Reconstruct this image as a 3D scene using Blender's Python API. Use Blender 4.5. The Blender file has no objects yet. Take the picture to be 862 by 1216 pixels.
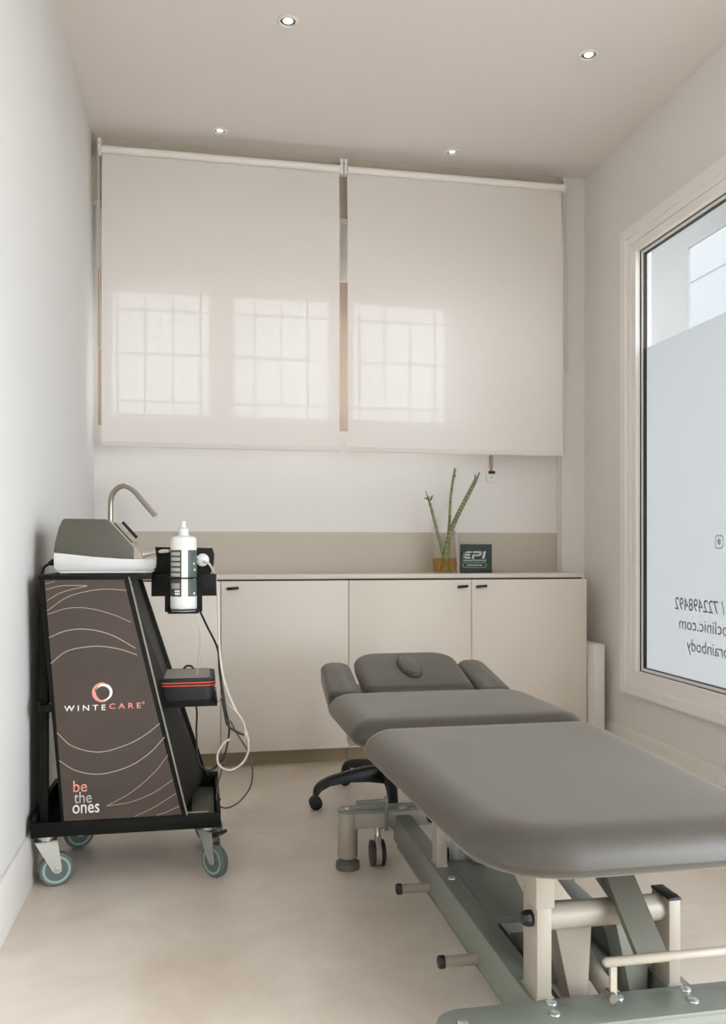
import bpy, bmesh, math, random
from mathutils import Vector, Matrix
random.seed(7)
scene = bpy.context.scene
COL = scene.collection
PI = math.pi

# ---------------------------------------------------------------- camera
# level camera 1.0 m above the floor, turned 10.8 degrees to the right of the room axis (+Y)
cam_data = bpy.data.cameras.new('camera')
cam = bpy.data.objects.new('camera', cam_data)
COL.objects.link(cam)
cam.location = (0.0, 0.0, 1.0)
cam.rotation_euler = (PI / 2, 0.0, -math.atan(192 / 1010.0))
cam_data.sensor_fit = 'HORIZONTAL'
cam_data.sensor_width = 36.0
cam_data.lens = 36.0 * 1010.0 / 862.0
cam_data.shift_y = 45.0 / 862.0
cam_data.clip_start = 0.02
scene.camera = cam

# ---------------------------------------------------------------- world (bright overcast sky), exposure
world = bpy.data.worlds.new('overcast_sky')
scene.world = world
world.use_nodes = True
wn = world.node_tree.nodes
wn['Background'].inputs[0].default_value = (0.86, 0.93, 1.0, 1)
wn['Background'].inputs[1].default_value = 14.0



def portal(name, loc, rot, sx, sy):
    l = bpy.data.lights.new(name, 'AREA')
    l.shape = 'RECTANGLE'
    l.size, l.size_y = sx, sy
    l.cycles.is_portal = True
    o = bpy.data.objects.new(name, l)
    COL.objects.link(o)
    o.location = loc
    o.rotation_euler = rot


# daylight sampling guide in the open street door beside the camera (it emits nothing itself)
portal('side_door_portal', (2.06, -0.35, 1.21), (PI / 2, 0, PI / 2), 2.2, 2.42)

scene.view_settings.view_transform = 'Standard'
scene.view_settings.look = 'None'
scene.view_settings.exposure = 0.20
scene.view_settings.gamma = 1.0
scene.view_settings.use_curve_mapping = False
scene.cycles.use_denoising = True
scene.cycles.max_bounces = 10
scene.cycles.diffuse_bounces = 7
scene.cycles.transmission_bounces = 8
scene.cycles.transparent_max_bounces = 12
scene.cycles.caustics_reflective = False
scene.cycles.sample_clamp_indirect = 6.0


# ---------------------------------------------------------------- materials
def lin(c):
    out = []
    for v in c:
        v = v / 255.0
        out.append(v / 12.92 if v <= 0.04045 else ((v + 0.055) / 1.055) ** 2.4)
    return (out[0], out[1], out[2], 1.0)


MATS = {}


def mat(name, rgb, rough=0.6, metal=0.0, spec=0.4, var=0.0, vscale=6.0, bump=0.0, bscale=200.0,
        rgb2=None, coat=0.0):
    m = bpy.data.materials.new(name)
    m.use_nodes = True
    nt = m.node_tree
    b = nt.nodes['Principled BSDF']
    b.inputs['Base Color'].default_value = lin(rgb)
    b.inputs['Roughness'].default_value = rough
    b.inputs['Metallic'].default_value = metal
    b.inputs['Specular IOR Level'].default_value = spec
    if coat:
        b.inputs['Coat Weight'].default_value = coat
        b.inputs['Coat Roughness'].default_value = 0.25
    tc = nt.nodes.new('ShaderNodeTexCoord')
    if var or rgb2:
        n = nt.nodes.new('ShaderNodeTexNoise')
        n.inputs['Scale'].default_value = vscale
        n.inputs['Detail'].default_value = 6
        n.inputs['Roughness'].default_value = 0.6
        nt.links.new(tc.outputs['Object'], n.inputs['Vector'])
        r = nt.nodes.new('ShaderNodeValToRGB')
        r.color_ramp.elements[0].position = 0.3
        r.color_ramp.elements[1].position = 0.7
        c2 = rgb2 or tuple(max(0, v * (1 - var)) for v in rgb)
        r.color_ramp.elements[0].color = lin(c2)
        r.color_ramp.elements[1].color = lin(rgb)
        nt.links.new(n.outputs['Fac'], r.inputs['Fac'])
        nt.links.new(r.outputs['Color'], b.inputs['Base Color'])
    if bump:
        n2 = nt.nodes.new('ShaderNodeTexNoise')
        n2.inputs['Scale'].default_value = bscale
        n2.inputs['Detail'].default_value = 3
        nt.links.new(tc.outputs['Object'], n2.inputs['Vector'])
        bp = nt.nodes.new('ShaderNodeBump')
        bp.inputs['Strength'].default_value = bump
        bp.inputs['Distance'].default_value = 0.002
        nt.links.new(n2.outputs['Fac'], bp.inputs['Height'])
        nt.links.new(bp.outputs['Normal'], b.inputs['Normal'])
    MATS[name] = m
    return m


def mat_mix(name, parts):
    """parts: list of (shader type, rgb, weight) blended together"""
    m = bpy.data.materials.new(name)
    m.use_nodes = True
    nt = m.node_tree
    nt.nodes.clear()
    out = nt.nodes.new('ShaderNodeOutputMaterial')
    last, acc = None, 0.0
    for typ, rgb, w in parts:
        s = nt.nodes.new(typ)
        s.inputs['Color'].default_value = lin(rgb)
        acc += w
        if last is None:
            last = s
        else:
            mx = nt.nodes.new('ShaderNodeMixShader')
            mx.inputs[0].default_value = w / acc
            nt.links.new(last.outputs[0], mx.inputs[1])
            nt.links.new(s.outputs[0], mx.inputs[2])
            last = mx
    nt.links.new(last.outputs[0], out.inputs[0])
    MATS[name] = m
    return m


M = MATS
mat('wall_paint', (229, 226, 222), 0.85, spec=0.2, var=0.015, vscale=1.5, bump=0.08, bscale=90)
mat('dimmed_wall_paint', (216, 215, 213), 0.85, spec=0.2, var=0.012, vscale=1.5, bump=0.08, bscale=90)  # wall paint greyed down to offset surplus light on the left wall
mat('darkened_front_wall', (150, 140, 128), 0.6, spec=0.3, var=0.2, vscale=4)  # darkened tone that cuts light bouncing from behind the camera
mat('ceiling_paint', (230, 223, 218), 0.9, spec=0.15, var=0.01, vscale=1.2)
mat('backsplash', (195, 186, 173), 0.6, spec=0.3, var=0.03, vscale=3)
mat('white_paint', (232, 229, 224), 0.5, spec=0.35)
mat('frame_white', (238, 235, 231), 0.35, spec=0.4)
mat('gasket', (45, 45, 40), 0.6)
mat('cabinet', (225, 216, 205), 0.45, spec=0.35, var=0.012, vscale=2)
mat('cabinet_inside', (60, 52, 42), 0.7)
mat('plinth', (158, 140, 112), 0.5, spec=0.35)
mat('worktop', (216, 207, 196), 0.4, spec=0.4, var=0.02, vscale=12)
mat('handle_bronze', (52, 44, 38), 0.4, metal=0.6)
mat('leather', (60, 55, 47), 0.5, spec=0.55, var=0.03, vscale=5, bump=0.25, bscale=420)
mat('table_grey', (114, 118, 109), 0.34, spec=0.7, var=0.02, vscale=8)
mat('table_cream', (156, 148, 135), 0.4, spec=0.45)
mat('table_bar', (92, 90, 80), 0.45, spec=0.4)
mat('rubber', (98, 97, 91), 0.7, spec=0.3)
mat('black_plastic', (24, 25, 23), 0.45, spec=0.45)
mat('black_metal', (20, 21, 18), 0.5, spec=0.15, var=0.1, vscale=9)
mat('steel', (200, 200, 196), 0.28, metal=1.0)
mat('zinc', (205, 208, 206), 0.35, metal=0.85)
mat('brushed_tap', (186, 176, 162), 0.28, metal=1.0)
mat('highlight_metal', (150, 150, 140), 0.35, metal=0.7)
mat('panel_print', (74, 61, 52), 0.38, spec=0.5, rgb2=(58, 49, 43), vscale=4)
mat('print_line', (176, 166, 154), 0.5)
mat('print_white', (232, 228, 222), 0.5)
mat('print_grey', (178, 180, 178), 0.5)
mat('print_pink', (232, 148, 134), 0.5)
mat('device_grey', (82, 80, 70), 0.45, spec=0.4)
mat('device_front', (168, 158, 142), 0.4, spec=0.4)
mat('device_white', (212, 212, 209), 0.35, spec=0.45)
mat('screen_dark', (38, 38, 36), 0.15, spec=0.6)
mat('bottle_white', (216, 216, 213), 0.35, spec=0.4)
mat('label_dark', (62, 64, 62), 0.5)
mat('label_green', (78, 88, 84), 0.5)
mat('label_text', (165, 165, 158), 0.5)
mat('fabric_black', (34, 37, 36), 0.6, spec=0.35, bump=0.3, bscale=300)
mat('zip_red', (224, 92, 74), 0.5)
mat('mesh_grey', (150, 148, 138), 0.55, bump=0.3, bscale=500)
mat('tyre', (96, 106, 102), 0.6)
mat('wheel_teal', (150, 176, 168), 0.45)
mat('cable_white', (206, 199, 188), 0.5)
mat('cable_black', (36, 35, 32), 0.5)
mat('cable_grey', (92, 84, 74), 0.5)
mat('stalk', (146, 156, 112), 0.5, rgb2=(112, 112, 78), vscale=30)
mat('node_dark', (84, 80, 56), 0.6)
mat('root_tan', (222, 176, 104), 0.7, rgb2=(186, 134, 70), vscale=40)
mat('sign_green', (44, 58, 53), 0.55)
mat('sign_text', (196, 206, 202), 0.5)
mat('card_white', (222, 208, 208), 0.5)
mat('window_tan', (186, 167, 150), 0.5)
mat('iron', (120, 116, 110), 0.5, metal=0.2)
mat('blind_hem', (224, 218, 212), 0.7, spec=0.2)
mat('strap', (176, 150, 132), 0.8)
mat('outdoor_white', (168, 167, 165), 0.85, var=0.02)
mat('facade_white', (142, 142, 142), 0.85, var=0.02)
mat('pavement', (176, 172, 164), 0.9, var=0.1, vscale=2)
mat('hole_shade', (52, 54, 48), 0.6)
mat('purple_tyre', (62, 48, 60), 0.5)

lb = M['leather'].node_tree.nodes['Principled BSDF']
lb.inputs['Sheen Weight'].default_value = 0.27
lb.inputs['Sheen Roughness'].default_value = 0.45
lb.inputs['Sheen Tint'].default_value = (1.0, 0.91, 0.79, 1)

# floor: micro-cement with soft clouds
fm = mat('micro_cement', (196, 182, 165), 0.42, spec=0.6)
nt = fm.node_tree
b = nt.nodes['Principled BSDF']
tc = nt.nodes['Texture Coordinate'] if 'Texture Coordinate' in nt.nodes else nt.nodes.new('ShaderNodeTexCoord')
n1 = nt.nodes.new('ShaderNodeTexNoise')
n1.inputs['Scale'].default_value = 2.8
n1.inputs['Detail'].default_value = 8
n1.inputs['Roughness'].default_value = 0.62
n1.inputs['Distortion'].default_value = 0.6
nt.links.new(tc.outputs['Object'], n1.inputs['Vector'])
r1 = nt.nodes.new('ShaderNodeValToRGB')
r1.color_ramp.elements[0].position = 0.28
r1.color_ramp.elements[0].color = lin((204, 190, 173))
r1.color_ramp.elements[1].position = 0.7
r1.color_ramp.elements[1].color = lin((228, 219, 208))
nt.links.new(n1.outputs['Fac'], r1.inputs['Fac'])
nt.links.new(r1.outputs['Color'], b.inputs['Base Color'])
rr = nt.nodes.new('ShaderNodeMapRange')
rr.inputs['To Min'].default_value = 0.30
rr.inputs['To Max'].default_value = 0.48
nt.links.new(n1.outputs['Fac'], rr.inputs['Value'])
nt.links.new(rr.outputs['Result'], b.inputs['Roughness'])

# thin sheets that let light through
mat_mix('blind_fabric', [('ShaderNodeBsdfDiffuse', (231, 226, 221), 0.80),
                         ('ShaderNodeBsdfTranslucent', (235, 232, 230), 0.055),
                         ('ShaderNodeBsdfTransparent', (255, 253, 252), 0.012)])
mat_mix('frost_film', [('ShaderNodeBsdfTranslucent', (166, 167, 167), 0.72),
                       ('ShaderNodeBsdfDiffuse', (205, 206, 205), 0.27),
                       ('ShaderNodeBsdfTransparent', (255, 255, 255), 0.01)])
mat_mix('film_print', [('ShaderNodeBsdfTranslucent', (168, 169, 169), 0.85),
                       ('ShaderNodeBsdfDiffuse', (190, 194, 194), 0.15)])

# window glass: thin pane, tinted to dim the bright outdoors, with a little mirror
gm = bpy.data.materials.new('dimming_glass')
gm.use_nodes = True
nt = gm.node_tree
nt.nodes.clear()
o_ = nt.nodes.new('ShaderNodeOutputMaterial')
tr = nt.nodes.new('ShaderNodeBsdfTransparent')
tr.inputs[0].default_value = (0.26, 0.26, 0.257, 1)
gl = nt.nodes.new('ShaderNodeBsdfGlossy')
gl.inputs['Roughness'].default_value = 0.02
mx = nt.nodes.new('ShaderNodeMixShader')
mx.inputs[0].default_value = 0.03
nt.links.new(tr.outputs[0], mx.inputs[1])
nt.links.new(gl.outputs[0], mx.inputs[2])
nt.links.new(mx.outputs[0], o_.inputs[0])
M['dimming_glass'] = gm    # grey tint added to hold down the brightness of film and outdoor view
cg = gm.copy()
cg.name = 'casement_glass'
for nd in cg.node_tree.nodes:
    if nd.type == 'BSDF_TRANSPARENT':
        nd.inputs[0].default_value = (0.5, 0.5, 0.5, 1)  # weaker dimming tint for the high casements
M['casement_glass'] = cg
# vase glass and water
vg = bpy.data.materials.new('vase_glass')
vg.use_nodes = True
nt = vg.node_tree
nt.nodes.clear()
o_ = nt.nodes.new('ShaderNodeOutputMaterial')
tr = nt.nodes.new('ShaderNodeBsdfTransparent')
tr.inputs[0].default_value = (0.975, 0.975, 0.955, 1)
gl = nt.nodes.new('ShaderNodeBsdfGlossy')
gl.inputs['Roughness'].default_value = 0.05
lw = nt.nodes.new('ShaderNodeLayerWeight')
lw.inputs['Blend'].default_value = 0.15
fr = nt.nodes.new('ShaderNodeMath')
fr.operation = 'MULTIPLY'
fr.inputs[1].default_value = 0.35
nt.links.new(lw.outputs['Facing'], fr.inputs[0])
mx = nt.nodes.new('ShaderNodeMixShader')
nt.links.new(fr.outputs[0], mx.inputs[0])
nt.links.new(tr.outputs[0], mx.inputs[1])
nt.links.new(gl.outputs[0], mx.inputs[2])
nt.links.new(mx.outputs[0], o_.inputs[0])
M['vase_glass'] = vg
mat_mix('amber_water', [('ShaderNodeBsdfTransparent', (240, 222, 186), 0.88),
                        ('ShaderNodeBsdfDiffuse', (196, 162, 100), 0.12)])
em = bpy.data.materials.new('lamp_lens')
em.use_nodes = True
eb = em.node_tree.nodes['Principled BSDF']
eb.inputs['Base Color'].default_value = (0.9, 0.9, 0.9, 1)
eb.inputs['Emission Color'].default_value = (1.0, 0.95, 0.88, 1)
eb.inputs['Emission Strength'].default_value = 0.7  # faint glow added to whiten the lens; the spots are switched off
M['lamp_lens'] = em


# ---------------------------------------------------------------- mesh helpers
def link(name, me, material, parent=None, smooth=None):
    o = bpy.data.objects.new(name, me)
    COL.objects.link(o)
    if material is not None and not me.materials:
        me.materials.append(M[material])
    if parent is not None:
        o.parent = parent
        o.matrix_parent_inverse = Matrix.Identity(4)
    if smooth is not None:
        shade(me, smooth)
    return o


def shade(me, angle):
    for p in me.polygons:
        p.use_smooth = True
    bm = bmesh.new()
    bm.from_mesh(me)
    for e in bm.edges:
        if len(e.link_faces) == 2 and e.calc_face_angle(0.0) > math.radians(angle):
            e.smooth = False
    bm.to_mesh(me)
    bm.free()


def finish(bm, name, material, parent=None, smooth=None, off=None):
    bmesh.ops.recalc_face_normals(bm, faces=bm.faces)
    if off is not None:
        bmesh.ops.translate(bm, verts=bm.verts, vec=-Vector(off))
    me = bpy.data.meshes.new(name)
    bm.to_mesh(me)
    bm.free()
    return link(name, me, material, parent, smooth)


def add_box(bm, x0, x1, y0, y1, z0, z1, bevel=0.0, seg=2):
    r = bmesh.ops.create_cube(bm, size=1.0)
    vs = r['verts']
    for v in vs:
        v.co = Vector(((x0 + x1) / 2 + v.co.x * (x1 - x0), (y0 + y1) / 2 + v.co.y * (y1 - y0),
                       (z0 + z1) / 2 + v.co.z * (z1 - z0)))
    if bevel > 0:
        es = set(e for v in vs for e in v.link_edges)
        bmesh.ops.bevel(bm, geom=list(es), offset=bevel, segments=seg, affect='EDGES', profile=0.5)


def off_of(parent):
    return parent.matrix_world.translation if False else (PO.get(parent.name, Vector((0, 0, 0))) if parent else None)


PO = {}   # base point of each thing, so that parts keep world coordinates while written


def box(name, material, dims, parent=None, bevel=0.0, smooth=None):
    bm = bmesh.new()
    add_box(bm, *dims, bevel=bevel)
    return finish(bm, name, material, parent, smooth if smooth is not None else (40 if bevel else None),
                  off_of(parent))


def boxes(name, material, list_of_dims, parent=None, bevel=0.0):
    bm = bmesh.new()
    for d in list_of_dims:
        add_box(bm, *d, bevel=bevel)
    return finish(bm, name, material, parent, 40 if bevel else None, off_of(parent))


def add_prism(bm, poly, axis, a0, a1, bevel=0.0):
    """poly in the two other axes (order x,y,z without axis), extruded from a0 to a1 along axis"""
    def P(p, a):
        if axis == 'y':
            return Vector((p[0], a, p[1]))
        if axis == 'x':
            return Vector((a, p[0], p[1]))
        return Vector((p[0], p[1], a))
    v0 = [bm.verts.new(P(p, a0)) for p in poly]
    v1 = [bm.verts.new(P(p, a1)) for p in poly]
    n = len(poly)
    fs = [bm.faces.new(v0), bm.faces.new(v1)]
    for i in range(n):
        fs.append(bm.faces.new((v0[i], v0[(i + 1) % n], v1[(i + 1) % n], v1[i])))
    if bevel:
        es = set(e for f in fs[:2] for e in f.edges)
        bmesh.ops.bevel(bm, geom=list(es), offset=bevel, segments=2, affect='EDGES', profile=0.5)


def prism(name, material, poly, axis, a0, a1, parent=None, bevel=0.0, smooth=None):
    bm = bmesh.new()
    add_prism(bm, poly, axis, a0, a1, bevel)
    return finish(bm, name, material, parent, smooth if smooth is not None else (35 if bevel else None),
                  off_of(parent))


def catmull(pts, n=8):
    pts = [Vector(p) for p in pts]
    if len(pts) < 3:
        return pts
    out = []
    P = [pts[0] * 2 - pts[1]] + pts + [pts[-1] * 2 - pts[-2]]
    for i in range(1, len(P) - 2):
        for k in range(n):
            t = k / n
            a, b_, c, d = P[i - 1], P[i], P[i + 1], P[i + 2]
            out.append(0.5 * ((2 * b_) + (-a + c) * t + (2 * a - 5 * b_ + 4 * c - d) * t * t +
                              (-a + 3 * b_ - 3 * c + d) * t ** 3))
    out.append(pts[-1])
    return out


def add_tube(bm, pts, r, seg=10, cap=True):
    pts = [Vector(p) for p in pts]
    rs = r if isinstance(r, (list, tuple)) else [r] * len(pts)
    rings = []
    t0 = (pts[1] - pts[0]).normalized()
    ref = Vector((0, 0, 1)) if abs(t0.z) < 0.9 else Vector((1, 0, 0))
    nrm = t0.cross(ref).normalized()
    for i, p in enumerate(pts):
        if i == 0:
            t = pts[1] - pts[0]
        elif i == len(pts) - 1:
            t = pts[-1] - pts[-2]
        else:
            t = pts[i + 1] - pts[i - 1]
        t.normalize()
        nrm = (nrm - t * nrm.dot(t)).normalized()
        bn = t.cross(nrm)
        rings.append([bm.verts.new(p + (nrm * math.cos(2 * PI * k / seg) + bn * math.sin(2 * PI * k / seg)) * rs[i])
                      for k in range(seg)])
    for a, b_ in zip(rings, rings[1:]):
        for k in range(seg):
            bm.faces.new((a[k], a[(k + 1) % seg], b_[(k + 1) % seg], b_[k]))
    if cap:
        bm.faces.new(rings[0])
        bm.faces.new(rings[-1])


def tube(name, material, pts, r, parent=None, seg=10, smooth_path=False, n=8):
    bm = bmesh.new()
    add_tube(bm, catmull(pts, n) if smooth_path else pts, r, seg)
    return finish(bm, name, material, parent, 50, off_of(parent))


def add_lathe(bm, prof, center, axis='z', seg=24, a0=0.0, a1=2 * PI):
    """prof: list of (radius, height)"""
    c = Vector(center)
    full = abs((a1 - a0) - 2 * PI) < 1e-6
    n = seg if full else seg + 1
    rings = []
    for r, h in prof:
        ring = []
        for k in range(n):
            a = a0 + (a1 - a0) * k / seg
            u, v = r * math.cos(a), r * math.sin(a)
            if axis == 'z':
                d = Vector((u, v, h))
            elif axis == 'x':
                d = Vector((h, u, v))
            else:
                d = Vector((u, h, v))
            ring.append(bm.verts.new(c + d))
        rings.append(ring)
    for a, b_ in zip(rings, rings[1:]):
        for k in range(n if full else n - 1):
            bm.faces.new((a[k], a[(k + 1) % n], b_[(k + 1) % n], b_[k]))
    if full:
        if prof[0][0] > 1e-6:
            bm.faces.new(rings[0])
        if prof[-1][0] > 1e-6:
            bm.faces.new(rings[-1])


def lathe(name, material, prof, center, axis='z', parent=None, seg=24, smooth=40, a0=0.0, a1=2 * PI):
    bm = bmesh.new()
    add_lathe(bm, prof, center, axis, seg, a0, a1)
    bmesh.ops.remove_doubles(bm, verts=bm.verts, dist=1e-6)
    return finish(bm, name, material, parent, smooth, off_of(parent))


def thing(name, label, cat, loc, group=None):
    o = bpy.data.objects.new(name, None)
    o.empty_display_size = 0.05
    COL.objects.link(o)
    o.location = loc
    PO[o.name] = Vector(loc)
    return tag(o, label, cat, group)


def tag(o, label, cat, group=None):
    o['label'] = label
    o['category'] = cat
    if group:
        o['group'] = group
    return o


def under(part, thing_root):
    """let sub-parts hang under a part while written in world coordinates"""
    PO[part.name] = PO.get(thing_root.name, Vector((0, 0, 0)))
    return part


def struct(o, label=None):
    o['kind'] = 'structure'
    if label:
        o['label'] = label
    return o


def text_mesh(name, body, material, parent, rect, plane, depth=0.0006, bold=0.0, shear=0.0, space=1.0):
    """lettering fitted into rect=(u0,u1,v0,v1); plane maps (u,v,w) to world"""
    cu = bpy.data.curves.new('lettering', 'FONT')
    cu.body = body
    cu.size = 1.0
    cu.space_character = space
    cu.offset = bold
    cu.shear = shear
    cu.resolution_u = 3
    tmp = bpy.data.objects.new('lettering', cu)
    COL.objects.link(tmp)
    dg = bpy.context.evaluated_depsgraph_get()
    me = bpy.data.meshes.new_from_object(tmp.evaluated_get(dg))
    bpy.data.objects.remove(tmp)
    bpy.data.curves.remove(cu)
    me.name = name
    me.materials.clear()
    xs = [v.co.x for v in me.vertices]
    ys = [v.co.y for v in me.vertices]
    ax, bx, ay, by = min(xs), max(xs), min(ys), max(ys)
    u0, u1, v0, v1 = rect
    bm = bmesh.new()
    bm.from_mesh(me)
    for v in bm.verts:
        v.co = Vector((u0 + (v.co.x - ax) / (bx - ax) * (u1 - u0), v0 + (v.co.y - ay) / (by - ay) * (v1 - v0), 0))
    r = bmesh.ops.extrude_face_region(bm, geom=bm.faces[:])
    for g in r['geom']:
        if isinstance(g, bmesh.types.BMVert):
            g.co.z += depth
    base = off_of(parent) or Vector((0, 0, 0))
    for v in bm.verts:
        v.co = plane(v.co.x, v.co.y, v.co.z) - base
    bm.to_mesh(me)
    bm.free()
    return link(name, me, material, parent)


def copy_tree(o, parent=None):
    c = o.copy()
    COL.objects.link(c)
    if parent is not None:
        c.parent = parent
    for ch in list(o.children):
        copy_tree(ch, c)
    return c


# ================================================================ THE ROOM
XL, XR, YB, YN, YF, ZC = -0.505, 1.98, 4.18, 4.25, -1.6, 2.95

struct(box('floor', 'micro_cement', (XL - 0.15, XR + 0.15, YF - 0.2, YN + 0.25, -0.06, 0.0)),
       'beige micro-cement floor with cloudy mottling')
struct(box('ceiling', 'ceiling_paint', (XL - 0.15, XR + 0.15, YF - 0.2, YN + 0.25, ZC, ZC + 0.12)),
       'flat beige painted ceiling')
struct(box('wall_left', 'dimmed_wall_paint', (XL - 0.15, XL, YF - 0.2, YN + 0.25, 0, ZC)), 'plain pale wall beside the trolley')
# right wall with the big shop window opening
WY0, WY1, WZ0, WZ1 = 2.15, 3.66, 0.40, 2.42
struct(boxes('wall_right', 'wall_paint', [
    (XR, XR + 0.09, WY1, YN + 0.25, 0, ZC), (XR, XR + 0.09, YF - 0.2, -1.45, 0, ZC),
    (XR, XR + 0.09, -1.45, 0.75, 2.42, ZC), (XR, XR + 0.09, 0.75, WY0, 0, ZC),
    (XR, XR + 0.09, WY0, WY1, 0, WZ0), (XR, XR + 0.09, WY0, WY1, WZ1, ZC)]), 'beige wall around the large frosted window')
# back wall: pier and lintel in front, recessed niche with a window band
BX0, BX1, BZ0, BZ1 = -0.49, 1.32, 1.60, 2.36
struct(boxes('wall_back', 'wall_paint', [
    (1.855, XR, YB, YN + 0.2, 0, ZC), (XL, 1.855, YB, YN + 0.2, 2.65, ZC),
    (XL, 1.855, YN, YN + 0.2, 0, BZ0), (XL, 1.855, YN, YN + 0.2, BZ1, 2.65),
    (BX1, 1.855, YN, YN + 0.2, BZ0, BZ1), (XL, BX0, YN, YN + 0.2, BZ0, BZ1)]),
    'pale back wall with a shallow niche above the worktop')
# unseen wall behind the camera, its tone darkened to weaken frontal light
struct(box('wall_front', 'darkened_front_wall', (XL, XR, YF - 0.15, YF, 0, ZC)), 'unseen wall opposite the blinds, darkened to cut frontal light')
struct(box('baseboard_left', 'white_paint', (XL, XL + 0.012, YF, 3.94, 0, 0.16), bevel=0.002), 'white baseboard along the left wall')
struct(box('baseboard_right', 'white_paint', (XR - 0.014, XR, 0.75, YB, 0, 0.16), bevel=0.002), 'pale baseboard under the big window')
struct(box('trim_2', 'backsplash', (XL, 1.855, YB - 0.006, YB, 2.65, ZC)), 'taupe painted lintel band behind the blind rollers')
struct(box('trim_1', 'backsplash', (XL, 1.855, YN - 0.008, YN, 0.885, 1.09)), 'taupe backsplash strip above the worktop')


# ---- big frosted window in the right wall
def ring_yz(bm, y0, y1, z0, z1, w, x0, x1):
    """rectangular frame ring in the YZ plane, outer size given, mitred as four bars"""
    for (a, b_, c, d) in ((y0, y1, z0, z0 + w), (y0, y1, z1 - w, z1), (y0, y0 + w, z0 + w, z1 - w), (y1 - w, y1, z0 + w, z1 - w)):
        add_box(bm, x0, x1, a, b_, c, d)


win = bpy.data.objects.new('window_1', None)
COL.objects.link(win)
win.location = (XR, (WY0 + WY1) / 2, WZ0)
PO[win.name] = Vector(win.location)
struct(win, 'large fixed window with frosted film, in the right wall')
bm = bmesh.new()
ring_yz(bm, WY0 - 0.075, WY1 + 0.075, WZ0 - 0.068, WZ1 + 0.076, 0.045, XR - 0.030, XR)
ring_yz(bm, WY0 - 0.030, WY1 + 0.030, WZ0 - 0.023, WZ1 + 0.031, 0.030, XR - 0.018, XR + 0.0)
finish(bm, 'window_casing', 'frame_white', win, None, off_of(win))
bm = bmesh.new()
ring_yz(bm, WY0, WY1, WZ0, WZ1, 0.040, XR - 0.012, XR + 0.06)
finish(bm, 'window_frame', 'frame_white', win, None, off_of(win))
bm = bmesh.new()
ring_yz(bm, WY0 + 0.040, WY1 - 0.040, WZ0 + 0.040, WZ1 - 0.040, 0.003, XR + 0.010, XR + 0.036)
ring_yz(bm, WY0 + 0.0555, WY1 - 0.0555, WZ0 + 0.0555, WZ1 - 0.0555, 0.0025, XR + 0.018, XR + 0.036)
finish(bm, 'gasket', 'gasket', win, None, off_of(win))
bm = bmesh.new()
ring_yz(bm, WY0 + 0.043, WY1 - 0.043, WZ0 + 0.043, WZ1 - 0.043, 0.0125, XR + 0.014, XR + 0.036)
finish(bm, 'glazing_bead', 'frame_white', win, None, off_of(win))
GX = XR + 0.036
GY0, GY1, GZ0, GZ1 = WY0 + 0.04, WY1 - 0.04, WZ0 + 0.04, WZ1 - 0.04
FZ = 1.93


def sheet_yz(name, material, x, y0, y1, z0, z1, parent):
    bm = bmesh.new()
    vs = [bm.verts.new((x, a, b_)) for a, b_ in ((y0, z0), (y1, z0), (y1, z1), (y0, z1))]
    bm.faces.new(vs)
    return finish(bm, name, material, parent, None, off_of(parent))


pane = under(sheet_yz('glass_pane', 'dimming_glass', GX, GY0, GY1, GZ0, GZ1, win), win)
film = under(sheet_yz('frosted_film', 'frost_film', GX - 0.0015, GY0, GY1, GZ0, FZ, win), win)
film['label'] = 'frosted privacy film over the lower glass'
# lettering on the film faces the street, so it reads mirrored from inside
street = lambda u, v, w: Vector((GX - 0.002 - w, u, v))
text_mesh('lettering', '/ 722498492', 'film_print', film, (3.010, 3.364, 0.744, 0.797), street)
text_mesh('lettering', 'oclinic.com', 'film_print', film, (2.985, 3.331, 0.663, 0.714), street)
text_mesh('lettering', 'brainbody', 'film_print', film, (2.985, 3.273, 0.560, 0.626), street)
bm = bmesh.new()
cy, cz = 3.045, 1.032


def rr_loop(w, h, r, n=5):
    out = []
    for (sx, sy, a) in ((1, 1, 0), (-1, 1, 90), (-1, -1, 180), (1, -1, 270)):
        for k in range(n + 1):
            t = math.radians(a + 90 * k / n)
            out.append((sx * (w / 2 - r) + r * math.cos(t), sy * (h / 2 - r) + r * math.sin(t)))
    return out


lo, li = rr_loop(0.055, 0.055, 0.016), rr_loop(0.045, 0.045, 0.012)
vo = [bm.verts.new((GX - 0.0024, cy + a, cz + c)) for a, c in lo]
vi = [bm.verts.new((GX - 0.0024, cy + a, cz + c)) for a, c in li]
for k in range(len(vo)):
    bm.faces.new((vo[k], vo[(k + 1) % len(vo)], vi[(k + 1) % len(vi)], vi[k]))
bm.faces.new([bm.verts.new((GX - 0.0024, cy + a, cz + c)) for a, c in rr_loop(0.022, 0.024, 0.006)])
finish(bm, 'camera_icon', 'film_print', film, None, off_of(film))

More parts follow.
